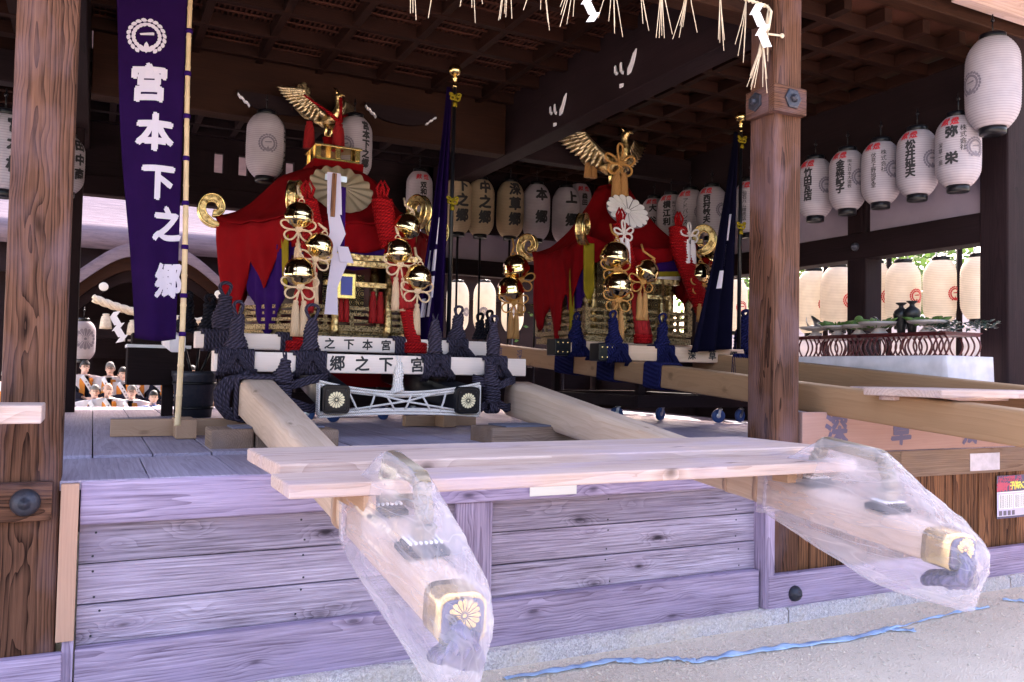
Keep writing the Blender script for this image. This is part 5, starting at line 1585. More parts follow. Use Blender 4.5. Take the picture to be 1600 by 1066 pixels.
# ---------------------------------------------------------------- plastic bags over the pole tips
def bag(p0, p1, label, seed, sag):
    p0, p1 = V(p0), V(p1); d = (p1 - p0).normalized(); a = d.cross(V((0, 0, 1))).normalized(); u = a.cross(d).normalized()
    def at(s, x=0, y=0): return p1 - d * s + a * x + u * y
    rd = random.Random(seed); pts = []
    for s, hw, hh in ((1.03, .098, .10), (.97, .10, .105), (.7, .095, .097), (.3, .088, .09), (.02, .085, .088)):
        for sx in (-1, 1):
            for sy in (-1, 1): pts.append(at(s, sx * hw, sy * hh))
    for s, y in ((.82, .235), (.74, .318), (.42, .318), (.36, .235)):
        for sx in (-1, 1): pts.append(at(s, sx * .028, y))
    for s in (.045, .09): pts += [at(-s, sx * .06, .02) for sx in (-1, 1)]
    pts += [at(-.07, -.02, -.22) + V((0, 0, 0)), at(-.03, .07, -.2), at(.12, -.06, -.25), at(.15, .05, -.23), at(.45, -.02, -.20 * sag), at(.75, .0, -.14 * sag), at(-.12, .09, -.06)]
    bm = bmesh.new()
    for p in pts: bm.verts.new(p)
    r = bmesh.ops.convex_hull(bm, input=bm.verts[:])
    bmesh.ops.delete(bm, geom=[v for v in bm.verts if not v.link_faces], context='VERTS')
    bmesh.ops.triangulate(bm, faces=bm.faces[:])
    for i in range(6):
        es = [e for e in bm.edges if e.calc_length() > .03]
        if not es: break
        bmesh.ops.subdivide_edges(bm, edges=es, cuts=1)
        bmesh.ops.triangulate(bm, faces=bm.faces[:])
    for it in range(1):
        bmesh.ops.smooth_vert(bm, verts=bm.verts[:], factor=.5, use_axis_x=True, use_axis_y=True, use_axis_z=True)
    bm.normal_update()
    for v in bm.verts:
        q_ = v.co - p1; s = -q_.dot(d); x = q_.dot(a); y = q_.dot(u)
        ang = atan2(y - .08, x)
        n1 = noise.noise(V((s * 2.2 + seed, cos(ang) * 2.2, sin(ang) * 2.2)))
        n2 = noise.noise(V((s * 1.3 + seed, ang * 5.0 + s * 2.0, 7.7))); n3 = noise.noise(V((s * 1.8 - seed, ang * 12.0 - s * 4, 2.2)))
        v.co += v.normal * (n1 * .010 + abs(n2) * .008 + abs(n3) * .0045)
    me_v = [v.co.copy() for v in bm.verts]; bm.verts.index_update()
    q = MB(); q.add(me_v, [[v.index for v in f.verts] for f in bm.faces], None, True)
    bm.free()
    t = thing('plastic_bag', at(.5, 0, -.15), label, 'bag', 'clear plastic bags over the pole tips')
    q.build('film', M['film'], t)
    q = MB()
    for k, s in enumerate((1.035, 1.025)):
        P = []
        for x, y in rrect(.094, .098, .03, 6): P.append(at(s + .01 * sin(x * 40), x, y))
        q.tube(P, .008, 6, True)
    rf = []
    def ruff(uu, v):
        x, y = rrect(.094, .098, .03, 12)[int(uu * 48) % 48]; k = 1 + (.07 + .06 * sin(uu * 95)) * v
        return at(1.03 + .05 * v, x * k, y * k - .02 * v)
    q.grid(48, 4, ruff, cu=True)
    q.build('gathered_mouth', M['film'], t)
    if seed == 3:
        q = MB(); q.beam(at(1.24), at(1.20), .19, .19, r=.04); q.build('strap', M['strap'], t)
M['strap'] = plain('brown_tape', (.40, .26, .19), .5)
bag(PA0, PA1, 'clear plastic bag wrapped over the left pole tip nearest the camera', 3, 1.15)
bag(PB0, PB1, 'clear plastic bag wrapped over the right pole tip in front of the brown boards', 8, 1.3)
for p0_, p1_, s_, lab in ((PB0, PB1, 1.36, 'brown tape band on the right near pole beside the right column'), (PB0, PB1, 1.12, 'brown tape band on the right near pole at the mouth of the bag')):
    d = (V(p1_) - V(p0_)).normalized(); c = V(p1_) - d * s_; k_ = s_ / 4.36
    w = .125 + (.27 - .125) * k_; h = .125 + (.30 - .125) * k_
    q = MB(); q.beam(c - d * .018, c + d * .018, w + .004, h + .004, r=.034, n=1); q.build('tape_band', M['strap'], None, label=lab, cat='tape', group='tape bands on the poles')
# ---------------------------------------------------------------- paper lanterns
_SH = {}
def lantern_r(R, H, v):
    """barrel outline"""
    e = abs(2 * v - 1)
    return R * (1 - .36 * max(0, e - .5) ** 2.2 / .2176 - .06 * e ** 2)
def lantern(loc, R, H, rz, label, group, paper='paper', texts=(), crest=None, caps='lacquer', handle=False, hook=True, pole=None, twist=0.0):
    """loc is the middle of the body; writing faces local -Y turned by rz"""
    loc = V(loc)
    t = thing('paper_lantern', loc - V((0, 0, H / 2)), label, 'lantern', group)
    Rz = Matrix.Rotation(rz, 3, 'Z')
    nr = 34; pr = []
    for i in range(nr + 1):
        v = i / nr; r = lantern_r(R, H, v); z = -H / 2 + H * v
        pr.append((r, z))
        if i < nr: pr.append((lantern_r(R, H, v + .5 / nr) - R * .022, z + H * .5 / nr))
    q = MB(); q.lathe(pr, loc, 40); q.build('shade', M[paper], t)
    r0, r1 = lantern_r(R, H, 0), lantern_r(R, H, 1)
    q = MB(); q.lathe([(r0 * .80, -H / 2 - .055), (r0 * .84, -H / 2 - .05), (r0 * .86, -H / 2 + .008), (r0 * .7, -H / 2 + .01)], loc, 28); q.build('base_ring', M[caps], t)
    q = MB(); q.lathe([(r1 * .7, H / 2 - .01), (r1 * .86, H / 2 - .008), (r1 * .84, H / 2 + .045), (r1 * .8, H / 2 + .05)], loc, 28)
    if hook: q.tube([loc + V((0, 0, H / 2 + .04)), loc + V((0, 0, H / 2 + .22))], .006, 6); q.blob(loc + V((0, 0, H / 2 + .17)), (.016, .016, .016), n=8, m=6)
    q.build('top_ring', M[caps], t)
    if handle:
        q = MB(); q.tube([loc + V((r1 * .75 * cos(a), 0, H / 2 + .04 + .11 * sin(a))) for a in [pi * i / 14 for i in range(15)]], .009, 7); q.build('handle', M['steel'], t)
    if pole:
        q = MB(); q.tube([loc + V((0, 0, -H / 2 - .05)), V((loc.x, loc.y, pole))], .016, 8); q.build('pole', M['lacquer'], t)
    def fn(x, z, d=.0035):
        v = min(max((z + H / 2) / H, 0), 1); r = lantern_r(R, H, v) + d; a = x / R
        return loc + Rz @ V((r * sin(a), -r * cos(a), z))
    by = {}
    for (txt, x, ytop, size, ink, pitch) in texts: by.setdefault(ink, []).append((txt, x, ytop, size, pitch))
    for ink, l in by.items():
        q = MB()
        for txt, x, ytop, size, pitch in l:
            if txt.startswith('>'): write(q, txt[1:], fn, x, ytop, size, pitch, False, bold=.03)
            else: write(q, txt, fn, x, ytop, size, pitch or size * 1.02, True, bold=.04 if size > .08 else .012)
        q.build('lettering', M[ink], t)
    if crest:
        cx, cz, cr_, ink = crest
        q = MB(); pl = wreath(cr_) if ink != 'mum' else mum(cr_)
        q.polys(pl, lambda x, y: fn(cx + x, cz + y)); q.build('crest', M['inkgrey' if ink == 'mum' else ink], t)
    return t
GR = 'white votive lanterns hung along the right side'
XRW = 6.55
def kento(px, py, h_px, label, main, side='', small='', face=-72, crest=True, X=XRW):
    p = on(px, py + 5, 0, X); depth = (p - CAMPOS).dot(MC @ V((0, 0, -1))); H = h_px * depth / FPX; H *= .95; R = H * .31
    tx = [('>燈献'[0] + '献燈', -R * .35, H * .40, R * .42, 'inkred', R * .5)]
    n = len(main.replace(' ', '')); sz = min(R * .58, H * .62 / max(1, len(main)))
    tx.append((main, R * .02, H * .24, sz, 'ink', (H * .58 / max(1, len(main)))))
    if side: tx.append((side, R * .52, H * .28, min(R * .3, H * .5 / len(side)), 'ink', None))
    if small: tx.append((small, -R * .5, H * .06, min(R * .26, H * .4 / len(small)), 'ink', None))
    lantern(p, R, H, radians(face), label, GR, 'paper', tx, (R * 1.10, 0, R * .50, 'inkgrey') if crest else None)
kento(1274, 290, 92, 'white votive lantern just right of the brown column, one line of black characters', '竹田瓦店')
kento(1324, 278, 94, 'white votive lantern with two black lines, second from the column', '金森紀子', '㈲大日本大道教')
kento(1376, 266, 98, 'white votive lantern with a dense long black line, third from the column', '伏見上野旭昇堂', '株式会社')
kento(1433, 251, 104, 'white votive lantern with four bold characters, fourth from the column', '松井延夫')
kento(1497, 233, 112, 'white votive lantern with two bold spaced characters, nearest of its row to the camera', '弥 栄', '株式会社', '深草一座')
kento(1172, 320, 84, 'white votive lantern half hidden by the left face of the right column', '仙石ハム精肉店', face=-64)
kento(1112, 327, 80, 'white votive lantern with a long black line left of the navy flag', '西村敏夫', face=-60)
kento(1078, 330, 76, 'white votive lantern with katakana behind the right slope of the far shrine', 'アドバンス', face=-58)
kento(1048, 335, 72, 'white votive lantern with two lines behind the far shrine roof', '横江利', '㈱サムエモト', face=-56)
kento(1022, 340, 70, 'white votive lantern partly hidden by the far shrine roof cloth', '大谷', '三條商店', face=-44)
def lant_y(px, py, h_px, y, label, group, face, **kw):
    p = aty(px, py, y); depth = (p - CAMPOS).dot(MC @ V((0, 0, -1))); H = h_px * depth / FPX
    ratio = kw.pop('ratio', .29)
    tf = kw.pop('tf', None)
    R = H * ratio
    return lantern(p, R, H, radians(face), label, group, texts=tf(R, H) if tf else (), **kw)
big = lambda s, xo=0.0: (lambda R, H: [(s, xo * R, H * (.5 - .62 / (len(s) + 1)) , min(R * .95, H * .80 / len(s)), 'ink', H * .84 / len(s))])
BK = 'district lanterns on poles across the back'
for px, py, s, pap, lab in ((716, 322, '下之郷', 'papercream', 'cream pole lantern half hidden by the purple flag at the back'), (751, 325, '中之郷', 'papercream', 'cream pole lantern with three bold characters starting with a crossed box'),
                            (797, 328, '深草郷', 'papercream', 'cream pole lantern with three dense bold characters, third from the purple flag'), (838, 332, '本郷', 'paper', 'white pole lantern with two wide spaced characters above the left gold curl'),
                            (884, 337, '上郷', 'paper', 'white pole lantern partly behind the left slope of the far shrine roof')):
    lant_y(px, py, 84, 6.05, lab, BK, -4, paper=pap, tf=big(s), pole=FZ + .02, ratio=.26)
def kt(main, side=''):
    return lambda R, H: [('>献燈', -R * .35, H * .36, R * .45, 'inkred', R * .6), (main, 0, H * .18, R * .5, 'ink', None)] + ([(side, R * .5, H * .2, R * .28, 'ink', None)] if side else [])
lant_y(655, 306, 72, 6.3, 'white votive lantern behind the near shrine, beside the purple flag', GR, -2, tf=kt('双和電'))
lant_y(905, 322, 66, 6.5, 'white votive lantern with red heading peeping between the back lanterns', GR, -4, tf=kt('森田'))
BG = 'large white lanterns with wreath crest'
c_ = lambda R, H, a: (R * a, 0, R * .40, 'inkgrey')
def bigl(px, py, h, y, face, lab, crest_a, s=None, ratio=.31, xo=1.2):
    p = aty(px, py, y); depth = (p - CAMPOS).dot(MC @ V((0, 0, -1))); H = h * depth / FPX; R = H * ratio
    lantern(p, R, H, radians(face), lab, BG, 'paper', [(s, xo * R, H * .34, min(R * .7, H * .8 / len(s)), 'ink', H * .8 / len(s))] if s else (), (R * crest_a, -H * .02, R * .50, 'inkgrey'))
bigl(415, 229, 96, 4.12, 0, 'large white crested lantern left of the phoenix of the near shrine', -.05, '宮本下之郷')
bigl(553, 232, 92, 4.16, 0, 'large white lantern with black characters right of the phoenix of the near shrine', -.75, '宮本下之郷', xo=.42)
bigl(1551, 132, 138, -.12, -62, 'large white crested lantern at the top right corner, biggest of all lanterns', -.78, None, .285)
bigl(6, 240, 116, 3.0, 10, 'large white lantern at the left edge, half hidden by the big column', -.9, '宮本株', xo=.35)
bigl(104, 258, 84, 5.1, 12, 'white lantern peeping out right of the big left column', -.9, '田中商', xo=.6)

# cream lanterns outside the right side
GO = 'cream lanterns on a rack outside the right side'
XO = 9.0
p_ = on(1410, 465, 0, XO)
for px, py, lab in ((1271, 473, 'cream outdoor lantern with red crest just right of the brown column'), (1309, 467, 'cream outdoor lantern left of the dark inner post'), (1367, 461, 'cream outdoor lantern with red crest half hidden by the dark inner post'),
                    (1411, 460, 'cream outdoor lantern with full red crest behind the black vases'), (1470, 456, 'cream outdoor lantern with red crest right of the black vases'), (1529, 451, 'cream outdoor lantern nearest the dark corner column'),
                    (1146, 478, 'cream outdoor lantern seen left of the right column under the navy flag')):
    p = on(px, py, 0, XO); depth = (p - CAMPOS).dot(MC @ V((0, 0, -1))); H = (96 if px > 1200 else 80) * depth / FPX; R = H * .275
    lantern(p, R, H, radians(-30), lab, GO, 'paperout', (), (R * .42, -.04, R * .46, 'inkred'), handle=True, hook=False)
q = MB()
for y_ in (1.1, 1.95, 2.92, 3.95, 5.2): q.tube([(XO + .05, y_, GZ), (XO + .05, y_, 3.75)], .035, 8)
q.tube([(XO + .0, .4, 3.25), (XO, 5.5, 3.25)], .012, 6)
q.build('lantern_rack', M['dark'], None, label='dark posts and wire carrying the outdoor cream lanterns', cat='rack')
q = MB(); q.grid(60, 6, lambda u, v: (9.75 + .05 * sin(u * 60) , -2.5 + 10 * u, GZ + 2.55 * v)); q.build('cloth_screen', M['whitec'], None, solid=.01, label='white cloth screen standing behind the outdoor lanterns', cat='screen')
for i, px in enumerate((715, 757, 801)):
    p = aty(px, 480, 10.5); depth = (p - CAMPOS).dot(MC @ V((0, 0, -1))); H = 76 * depth / FPX; R = H * .235
    lantern(p, R, H, 0, ('cream outdoor lantern behind the purple flag at the back', 'cream outdoor lantern with dark crest between back poles', 'cream outdoor lantern at the back beside the far shrine bells')[i], 'cream lanterns behind the hall', 'paperout', (), (R * .5 * (-1 if i else 1), -.1, R * .4, 'mum'), pole=GZ)

# ---------------------------------------------------------------- straw rope with paper streamers
t = thing('straw_rope', (2.0, -.06, 4.0), 'thin twisted straw rope with hanging straw tufts along the top of the front', 'rope')
q = MB()
pa = aty(1200, 6, -.07)
ropez = lambda x: pa.z + .02 * sin(x * 2.3) - .02 + .0 * x
for k in range(2):
    P = []
    n = 260
    for i in range(n + 1):
        x = -.3 + (pa.x + .3) * i / n; a = x * 90 + pi * k
        P.append((x, -.07 + .007 * cos(a), ropez(x) + .007 * sin(a)))
    q.tube(P, .008, 6)
    e = aty(1190, 52, -.07); f_ = aty(1222, 56, -.03)
    P = [V((pa.x, -.07, ropez(pa.x))), V((pa.x + .03, -.07, pa.z - .05)), V((pa.x + .005, -.07, pa.z - .18)), e, e.lerp(f_, .5), f_]
    q.tube([p + V((.004 * (-1) ** k, 0, 0)) for p in P], .008, 6)
q.blob(f_, (.02, .012, .018), n=8, m=5)
q.build('twist', M['straw'], t)
def tuft(c, L, n, spread, bias=0):
    q = MB()
    for i in range(n):
        dx = RND.gauss(bias, spread); l = L * RND.uniform(.72, 1.05); dy = RND.uniform(-.02, .02)
        q.tube([c, V(c) + V((dx * .35, dy * .5, -l * .45)), V(c) + V((dx, dy, -l))], [.0035, .003, .0022], 5)
    q.build('straw_tuft', M['straw'], t)
for px, L, n, bias in ((640, .62, 4, .01), (688, .60, 4, 0), (735, .57, 4, 0), (793, .55, 5, 0), (845, .50, 4, .01), (900, .48, 5, -.02), (957, .47, 5, 0), (998, .42, 3, 0), (1033, .43, 5, -.01), (1075, .42, 5, -.04), (1125, .44, 4, -.04), (1166, .44, 5, -.03)):
    c = aty(px, 4, -.07); tuft((c.x, -.07, ropez(c.x)), L, n, .045, bias)
tuft(aty(1200, 15, -.07), .38, 7, .05, -.05); tuft(aty(1192, 54, -.07), .40, 9, .07, -.07)
for px in (148, 420, 470, 520, 580): c = aty(px, 4, -.07); tuft((c.x, -.07, ropez(c.x)), .29, 5, .03)
def shide(c, s, label, steps=4):
    q = MB(); x, z = c.x, c.z; w = .05 * s
    T = []
    xx = 0
    for i in range(steps):
        dx = (-.055 if i % 2 == 0 else .05) * s; h = .085 * s
        a = V((x + xx - w * .6, c.y - .004 * i, z)); b = V((x + xx + w * .9, c.y - .004 * i, z + .02 * s))
        a2 = a + V((dx, -.003, -h)); b2 = b + V((dx, -.003, -h))
        q.add([a, b, b2, a2], [(0, 1, 2, 3)]); 
        xx += dx + (.03 * s if i % 2 else .018 * s); z -= h * .78
    return q.build('paper_streamer', M['whitepaper'], None, solid=.002, label=label, cat='paper streamer', group='white zigzag paper streamers')
shide(aty(1186, 8, -.09), 1.05, 'white zigzag paper streamer beside the top of the right column')
shide(aty(922, -6, -.09), .8, 'white zigzag paper streamer at the top edge among the straw tufts', 3)

# ---------------------------------------------------------------- offering table on the right
TX0, TX1, TY0, TY1 = 6.32, 6.93, .14, 2.3
tz = aty(1485, 556, TY0).z
t = thing('offering_table', (6.6, 1.2, FZ), 'long offering table under a white cloth by the right side', 'table')
q = MB()
per = [(TX0, TY1), (TX0, TY0), (TX1, TY0), (TX1, TY1)]
def tc(u, v):
    L = u * 3; i = min(int(L), 2); f = L - i
    x = per[i][0] + (per[i + 1][0] - per[i][0]) * f; y = per[i][1] + (per[i + 1][1] - per[i][1]) * f
    s = [TY1 - TY0, TX1 - TX0, TY1 - TY0][i] * f
    d = (.02 * sin(s * 14 + i) + .014 * sin(s * 31)) * v
    nx, ny = ((-1, 0), (0, -1), (1, 0))[i]
    return (x + nx * (d + .03 * v), y + ny * (d + .03 * v), tz - (tz - FZ - .05) * v)
q.grid(150, 8, tc); q.add([(TX0, TY0, tz), (TX1, TY0, tz), (TX1, TY1, tz), (TX0, TY1, tz)], [(0, 1, 2, 3)])
q.build('cloth', M['whitec'], t, solid=.004)
q = MB(); q.bx(TX0 + .02, TX1 - .02, TY0 + .02, TY1 - .02, tz - .05, tz - .006)
for x in (TX0 + .06, TX1 - .06):
    for y in (TY0 + .06, TY1 - .06): q.bx(x - .03, x + .03, y - .03, y + .03, FZ + .015, tz - .05)
q.build('frame', M['stand'], t)
# lacquered curved-leg stands on the table
LT = 'red black lacquer offering stands with curved legs'
h_ = aty(1440, 522, .5).z - tz
def lacq(y0, y1, label):
    t = thing('offering_stand', (6.62, (y0 + y1) / 2, tz), label, 'stand', LT)
    q = MB(); q.bx(TX0 + .08, TX1 - .08, y0, y1, tz + h_ - .022, tz + h_); q.bx(TX0 + .06, TX1 - .06, y0 - .008, y1 + .008, tz + h_, tz + h_ + .012); q.build('top', M['redlacq'], t, .003)
    n = 8
    for x in (TX0 + .10, TX1 - .10):
        for i in range(n):
            y = y0 + .02 + (y1 - y0 - .04) * i / (n - 1); sg = -1 if i < n / 2 else 1
            q = MB()
            q.tube([(x, y + sg * .022 * sin(v * pi * 1.0) * 1.6 - sg * .0, tz + .012 + (h_ - .034) * v) for v in [k / 8 for k in range(9)]], .0085, 6)
            q.bx(x - .012, x + .012, y - .012, y + .012, tz + .001, tz + .012)
            q.build('leg', M['redlacq'], t)
lacq(.20, .62, 'lacquer stand with curved legs nearest the dark corner column'); lacq(.66, 1.08, 'lacquer stand with curved legs under the pair of black vases')
lacq(1.12, 1.54, 'lacquer stand with curved legs under the pale dishes'); lacq(1.58, 2.0, 'lacquer stand with curved legs closest to the brown column')
zt_ = tz + h_ + .012
def vase(c, s, label):
    s *= 1.22
    q = MB(); q.lathe([(.04 * s, 0), (.045 * s, .01 * s), (.05 * s, .07 * s), (.085 * s, .19 * s), (.092 * s, .23 * s), (.075 * s, .27 * s), (.03 * s, .305 * s), (.026 * s, .33 * s), (.06 * s, .355 * s), (.062 * s, .365 * s), (.02 * s, .36 * s)], c, 24)
    q.build('vase', M['vase'], None, label=label, cat='vase', group='black pottery vases')
XV = 6.5
for px, py, s, lab in ((1408, 516, .62, 'tall black vase left of the pair on the offering stand'), (1425, 516, .64, 'tall black vase right of the pair on the offering stand'), (1327, 506, .30, 'small black vase behind the pale dishes, left'), (1343, 505, .30, 'small black vase behind the pale dishes, right')):
    c = on(px, py, 0, XV); vase((XV, c.y, zt_), s, lab)
def dish(px, label, food, X=6.46, s=1.0):
    s *= 1.25
    c = on(px, 515, 0, X)
    t = thing('offering_dish', (X, c.y, zt_), label, 'dish', 'footed offering dishes')
    q = MB(); q.lathe([(.05 * s, 0), (.045 * s, .008), (.022 * s, .03 * s), (.03 * s, .035 * s), (.10 * s, .05 * s), (.115 * s, .065 * s), (.10 * s, .06 * s), (1e-5, .05 * s)], (X, c.y, zt_), 24); q.build('bowl', M['dish'], t)
    q = MB()
    if food == 'greens':
        for i in range(60):
            a = RND.uniform(0, 6.28); r = RND.uniform(0, .10); l = RND.uniform(.08, .17)
            p = V((X + r * cos(a), c.y + r * sin(a), zt_ + .055)); e = p + V((l * .6 * cos(a), l * .8 * sin(a), l * .5))
            q.tube([p, p.lerp(e, .5) + V((0, 0, .02)), e], [.008, .020, .003], 5, sq=.45)
        q.build('greens', M['veg'], t)
    elif food == 'fish':
        q.tube([(X, c.y - .10, zt_ + .09), (X, c.y - .02, zt_ + .13), (X, c.y + .05, zt_ + .2)], [.02, .04, .01], 10, sq=.6)
        q.tube([(X, c.y - .11, zt_ + .075), (X, c.y - .05, zt_ + .085), (X, c.y + .03, zt_ + .08), (X, c.y + .09, zt_ + .10), (X, c.y + .12, zt_ + .15)], [.012, .03, .028, .012, .004], 10, sq=.6)
        q.tube([(X, c.y + .10, zt_ + .12), (X, c.y + .12, zt_ + .17), (X, c.y + .115, zt_ + .20)], [.005, .02, .004], 6, sq=.3)
        q.build('fish', M['steel'], t)
    else:
        for i in range(9):
            a = 2 * pi * i / 8; r = .055 if i < 8 else 0
            q.blob((X + r * cos(a), c.y + r * sin(a), zt_ + .09 + (.045 if i == 8 else 0)), (.042, .042, .045), n=10, m=7)
        q.build('fruit', M[food], t)
for px, lab, f_, s in ((1274, 'footed dish with a silvery fish next to the brown column', 'fish', 1.1), (1309, 'footed dish of leafy greens, second from the brown column', 'greens', 1.1), (1342, 'footed dish of dark greens before the small vases', 'veg', 1.1),
                       (1374, 'footed dish of mixed leaves left of the tall vases', 'greens', 1.3), (1450, 'footed dish of greens right of the tall vases', 'greens', 1.2), (1366, 'footed dish of dark aubergines behind the mixed leaves', 'vase', .9)):
    dish(px, lab, f_, 6.44 if 'behind' not in lab else 6.66, s)
q = MB()
for i in range(150):
    c = on(RND.uniform(1465, 1552), 515, 0, 6.5); b = V((6.5 + RND.uniform(-.14, .1), c.y, zt_ + RND.uniform(.01, .07)))
    a = RND.uniform(0, 6.28); L = RND.uniform(.05, .09); d = V((cos(a), sin(a), RND.uniform(-.5, .5))).normalized(); s = d.cross(V((0, 0, 1))).normalized() * L * .22
    q.add([b, b + d * L * .5 + s + V((0, 0, .008)), b + d * L, b + d * L * .5 - s + V((0, 0, .008))], [(0, 1, 2), (0, 2, 3)])
q.build('sakaki_branch', M['dkleaf'], None, label='bundle of dark glossy leaves lying at the near end of the stands', cat='branch')

# ---------------------------------------------------------------- dark furniture at the back left
t = thing('wooden_altar', (.86, 5.0, FZ), 'dark wooden altar table with a white top behind the purple banner', 'altar')
a0, a1 = aty(197, 540, 5.0), aty(296, 540, 5.0)
q = MB(); q.bx(a0.x, a1.x, 4.8, 5.3, a0.z - .02, a0.z + .012); q.build('white_top', M['whitepaper'], t, .003)
q = MB(); q.bx(a0.x + .01, a1.x - .01, 4.81, 5.29, a0.z - .40, a0.z - .021); q.bx(a0.x + .05, a1.x - .05, 4.85, 5.25, a0.z + .013, a0.z + .13); q.build('chest', M['dark'], t, .006)
for px in (262, 282):
    c = aty(px, 600, 4.95); q = MB(); q.bx(c.x - .055, c.x + .055, 4.9, 5.0, FZ + .014, a0.z - .40); q.build('leg', M['dark'], t, .004)
c = aty(303, 640, 4.7)
t = thing('wooden_tub', (c.x, 4.7, FZ), 'black wooden tub standing left of the near shrine', 'tub')
q = MB(); q.lathe([(.17, 0), (.215, .40), (.225, .42), (.225, .47), (.2, .47), (.19, .40), (1e-5, .38)], (c.x, 4.7, FZ + .016), 26); q.build('body', M['iron'], t)
q = MB(); 
for z in (.08, .33): q.lathe([(.18 + z * .1, z), (.186 + z * .1, z + .012), (.184 + z * .1, z + .03)], (c.x, 4.7, FZ + .016), 26)
q.build('hoop', M['lacquer'], t)
q = MB()
for a in (-.35, .1, .5): q.tube([(c.x + .05 * a, 4.7, FZ + .4), (c.x + .3 * a, 4.72, FZ + .72)], .014, 7)
q.build('handles', M['lacquer'], t)

# ---------------------------------------------------------------- worship hall behind, people seated before it
WY = 12.6
w = thing('worship_hall', (1.2, WY, 0), 'worship hall behind with pale bark roof and curved porch gable', 'hall')
zb = aty(245, 386, WY).z
q = MB(); q.grid(40, 24, lambda u, v: (-6 + 18 * u, WY + 9 * v, zb + .05 + 7.2 * v ** 1.15 )); q.build('roof', M['thatch'], w, solid=.35)
q = MB(); q.bx(-5.5, 11.5, WY + .3, WY + .5, zb - .6, zb - .05); q.bx(-5, 11, WY + 2.6, WY + 2.8, GZ, zb); q.build('eave_beam', M['dark'], w)
GX, GY = aty(243, 385, 11.4).x, 11.4
zpk = aty(243, 388, GY).z
def smooth_(t): return t * t * (3 - 2 * t)
def gable(u, k=0.0):
    x = (u * 2 - 1)
    return (GX + 1.75 * x, zpk - k - .85 * smooth_(min(1, max(0, (abs(x) - .18) / .85))) + .06 * max(0, abs(x) - .85))
n = 40
def arch(k0, k1, y0, y1, m, name):
    q = MB(); up = [gable(i / n, k0) for i in range(n + 1)]; lo = [gable(i / n, k1) for i in range(n + 1)]
    T = Matrix(((1, 0, 0, 0), (0, 0, 1, y0), (0, 1, 0, 0), (0, 0, 0, 1)))
    q.strip(up, lo, y1 - y0, T); return q.build(name, M[m], w)
arch(0, .17, GY, GY + 1.6, 'thatch', 'porch_roof'); arch(.172, .40, GY + .08, GY + .16, 'lintel', 'bargeboard'); arch(.41, .60, GY + .2, GY + .28, 'dark', 'bargeboard'); arch(-.12, -.0, GY + .5, GY + .75, 'thatch', 'roof_ridge')
q = MB()
for px in (162, 342): 
    c = aty(px, 448 if px < 200 else 460, GY + .04); q.lathe([(.075, 0), (.075, .02), (.06, .025), (1e-5, .026)], (c.x, GY + .06, c.z), 20, Matrix.Rotation(pi / 2, 3, 'X'))
q.build('round_ornament', M['plate'], w)
q = MB(); z_ = aty(180, 515, GY + .4).z
q.bx(GX - 2.2, GX + 2.2, GY + .4, GY + .6, z_ - .16, z_ + .12); q.bx(GX - 2.2, GX + 2.2, GY + 1.4, GY + 1.5, z_ - .5, z_ + 1.0); q.build('porch_beam', M['dark'], w)
for px in (133, 345):
    c = aty(px, 560, GY + .5); q = MB(); q.bx(c.x - .12, c.x + .12, GY + .4, GY + .64, GZ, z_ + .1); q.build('pillar', M['dark'], w)
q = MB(); q.bx(-4, 10, GY + 1.9, GY + 2.0, GZ, zb - .2); q.build('back_wall', M['dark'], w)
q = MB()
for px in (190, 205, 220): c = aty(px, 531, GY + 1.35); q.box((c.x, GY + 1.36, c.z), (.12, .02, .06))
q.build('pale_panel', M['plate'], w)
q = MB(); q.bx(GX - 2.6, GX + 4, 9.25, 11.9, GZ, .62); q.bx(GX - 2.6, GX + 4, 8.75, 9.25, GZ, .28); q.bx(GX - 2.6, GX + 4, 9.9, 11.9, .62, .98); q.build('steps', M['stand'], w)
# thick shimenawa with tassels
q = MB(); a_, b_ = aty(146, 466, GY - .1), aty(232, 492, GY - .1); P = []
for k in range(3):
    P = []
    for i in range(40):
        u = i / 39; c = a_.lerp(b_, u) + V((0, 0, .10 * u * (u - 1) * 1.2)); an = u * 14 + k * 2.09
        P.append(c + V((0, .035 * cos(an), .035 * sin(an))))
    q.tube(P, .042, 8)
b2 = b_ + V((1.6, 0, -.05))
q.tube([b_, b_.lerp(b2, .5) + V((0, 0, -.06)), b2 + V((0, 0, .2))], .065, 10)
sr = thing('straw_rope', (a_ + b_) / 2, 'thick twisted straw rope with tassels under the porch of the worship hall', 'rope')
q.build('twist', M['straw'], sr)
q = MB()
for px, py in ((166, 490), (208, 500)): tassel(q, aty(px, py, GY - .12), .26, .09)
q.build('tassel', M['straw'], sr)
shide(aty(182, 488, GY - .15), 1.5, 'white zigzag paper streamer hanging from the thick straw rope at the worship hall', 5)
c = aty(130, 532, 9.6); lantern((c.x, 9.6, c.z), .17, .56, 0, 'white lantern with chrysanthemum crest beside the dark column at the worship hall', 'lanterns at the worship hall', 'paper', (), (.03, .02, .16, 'mum'))

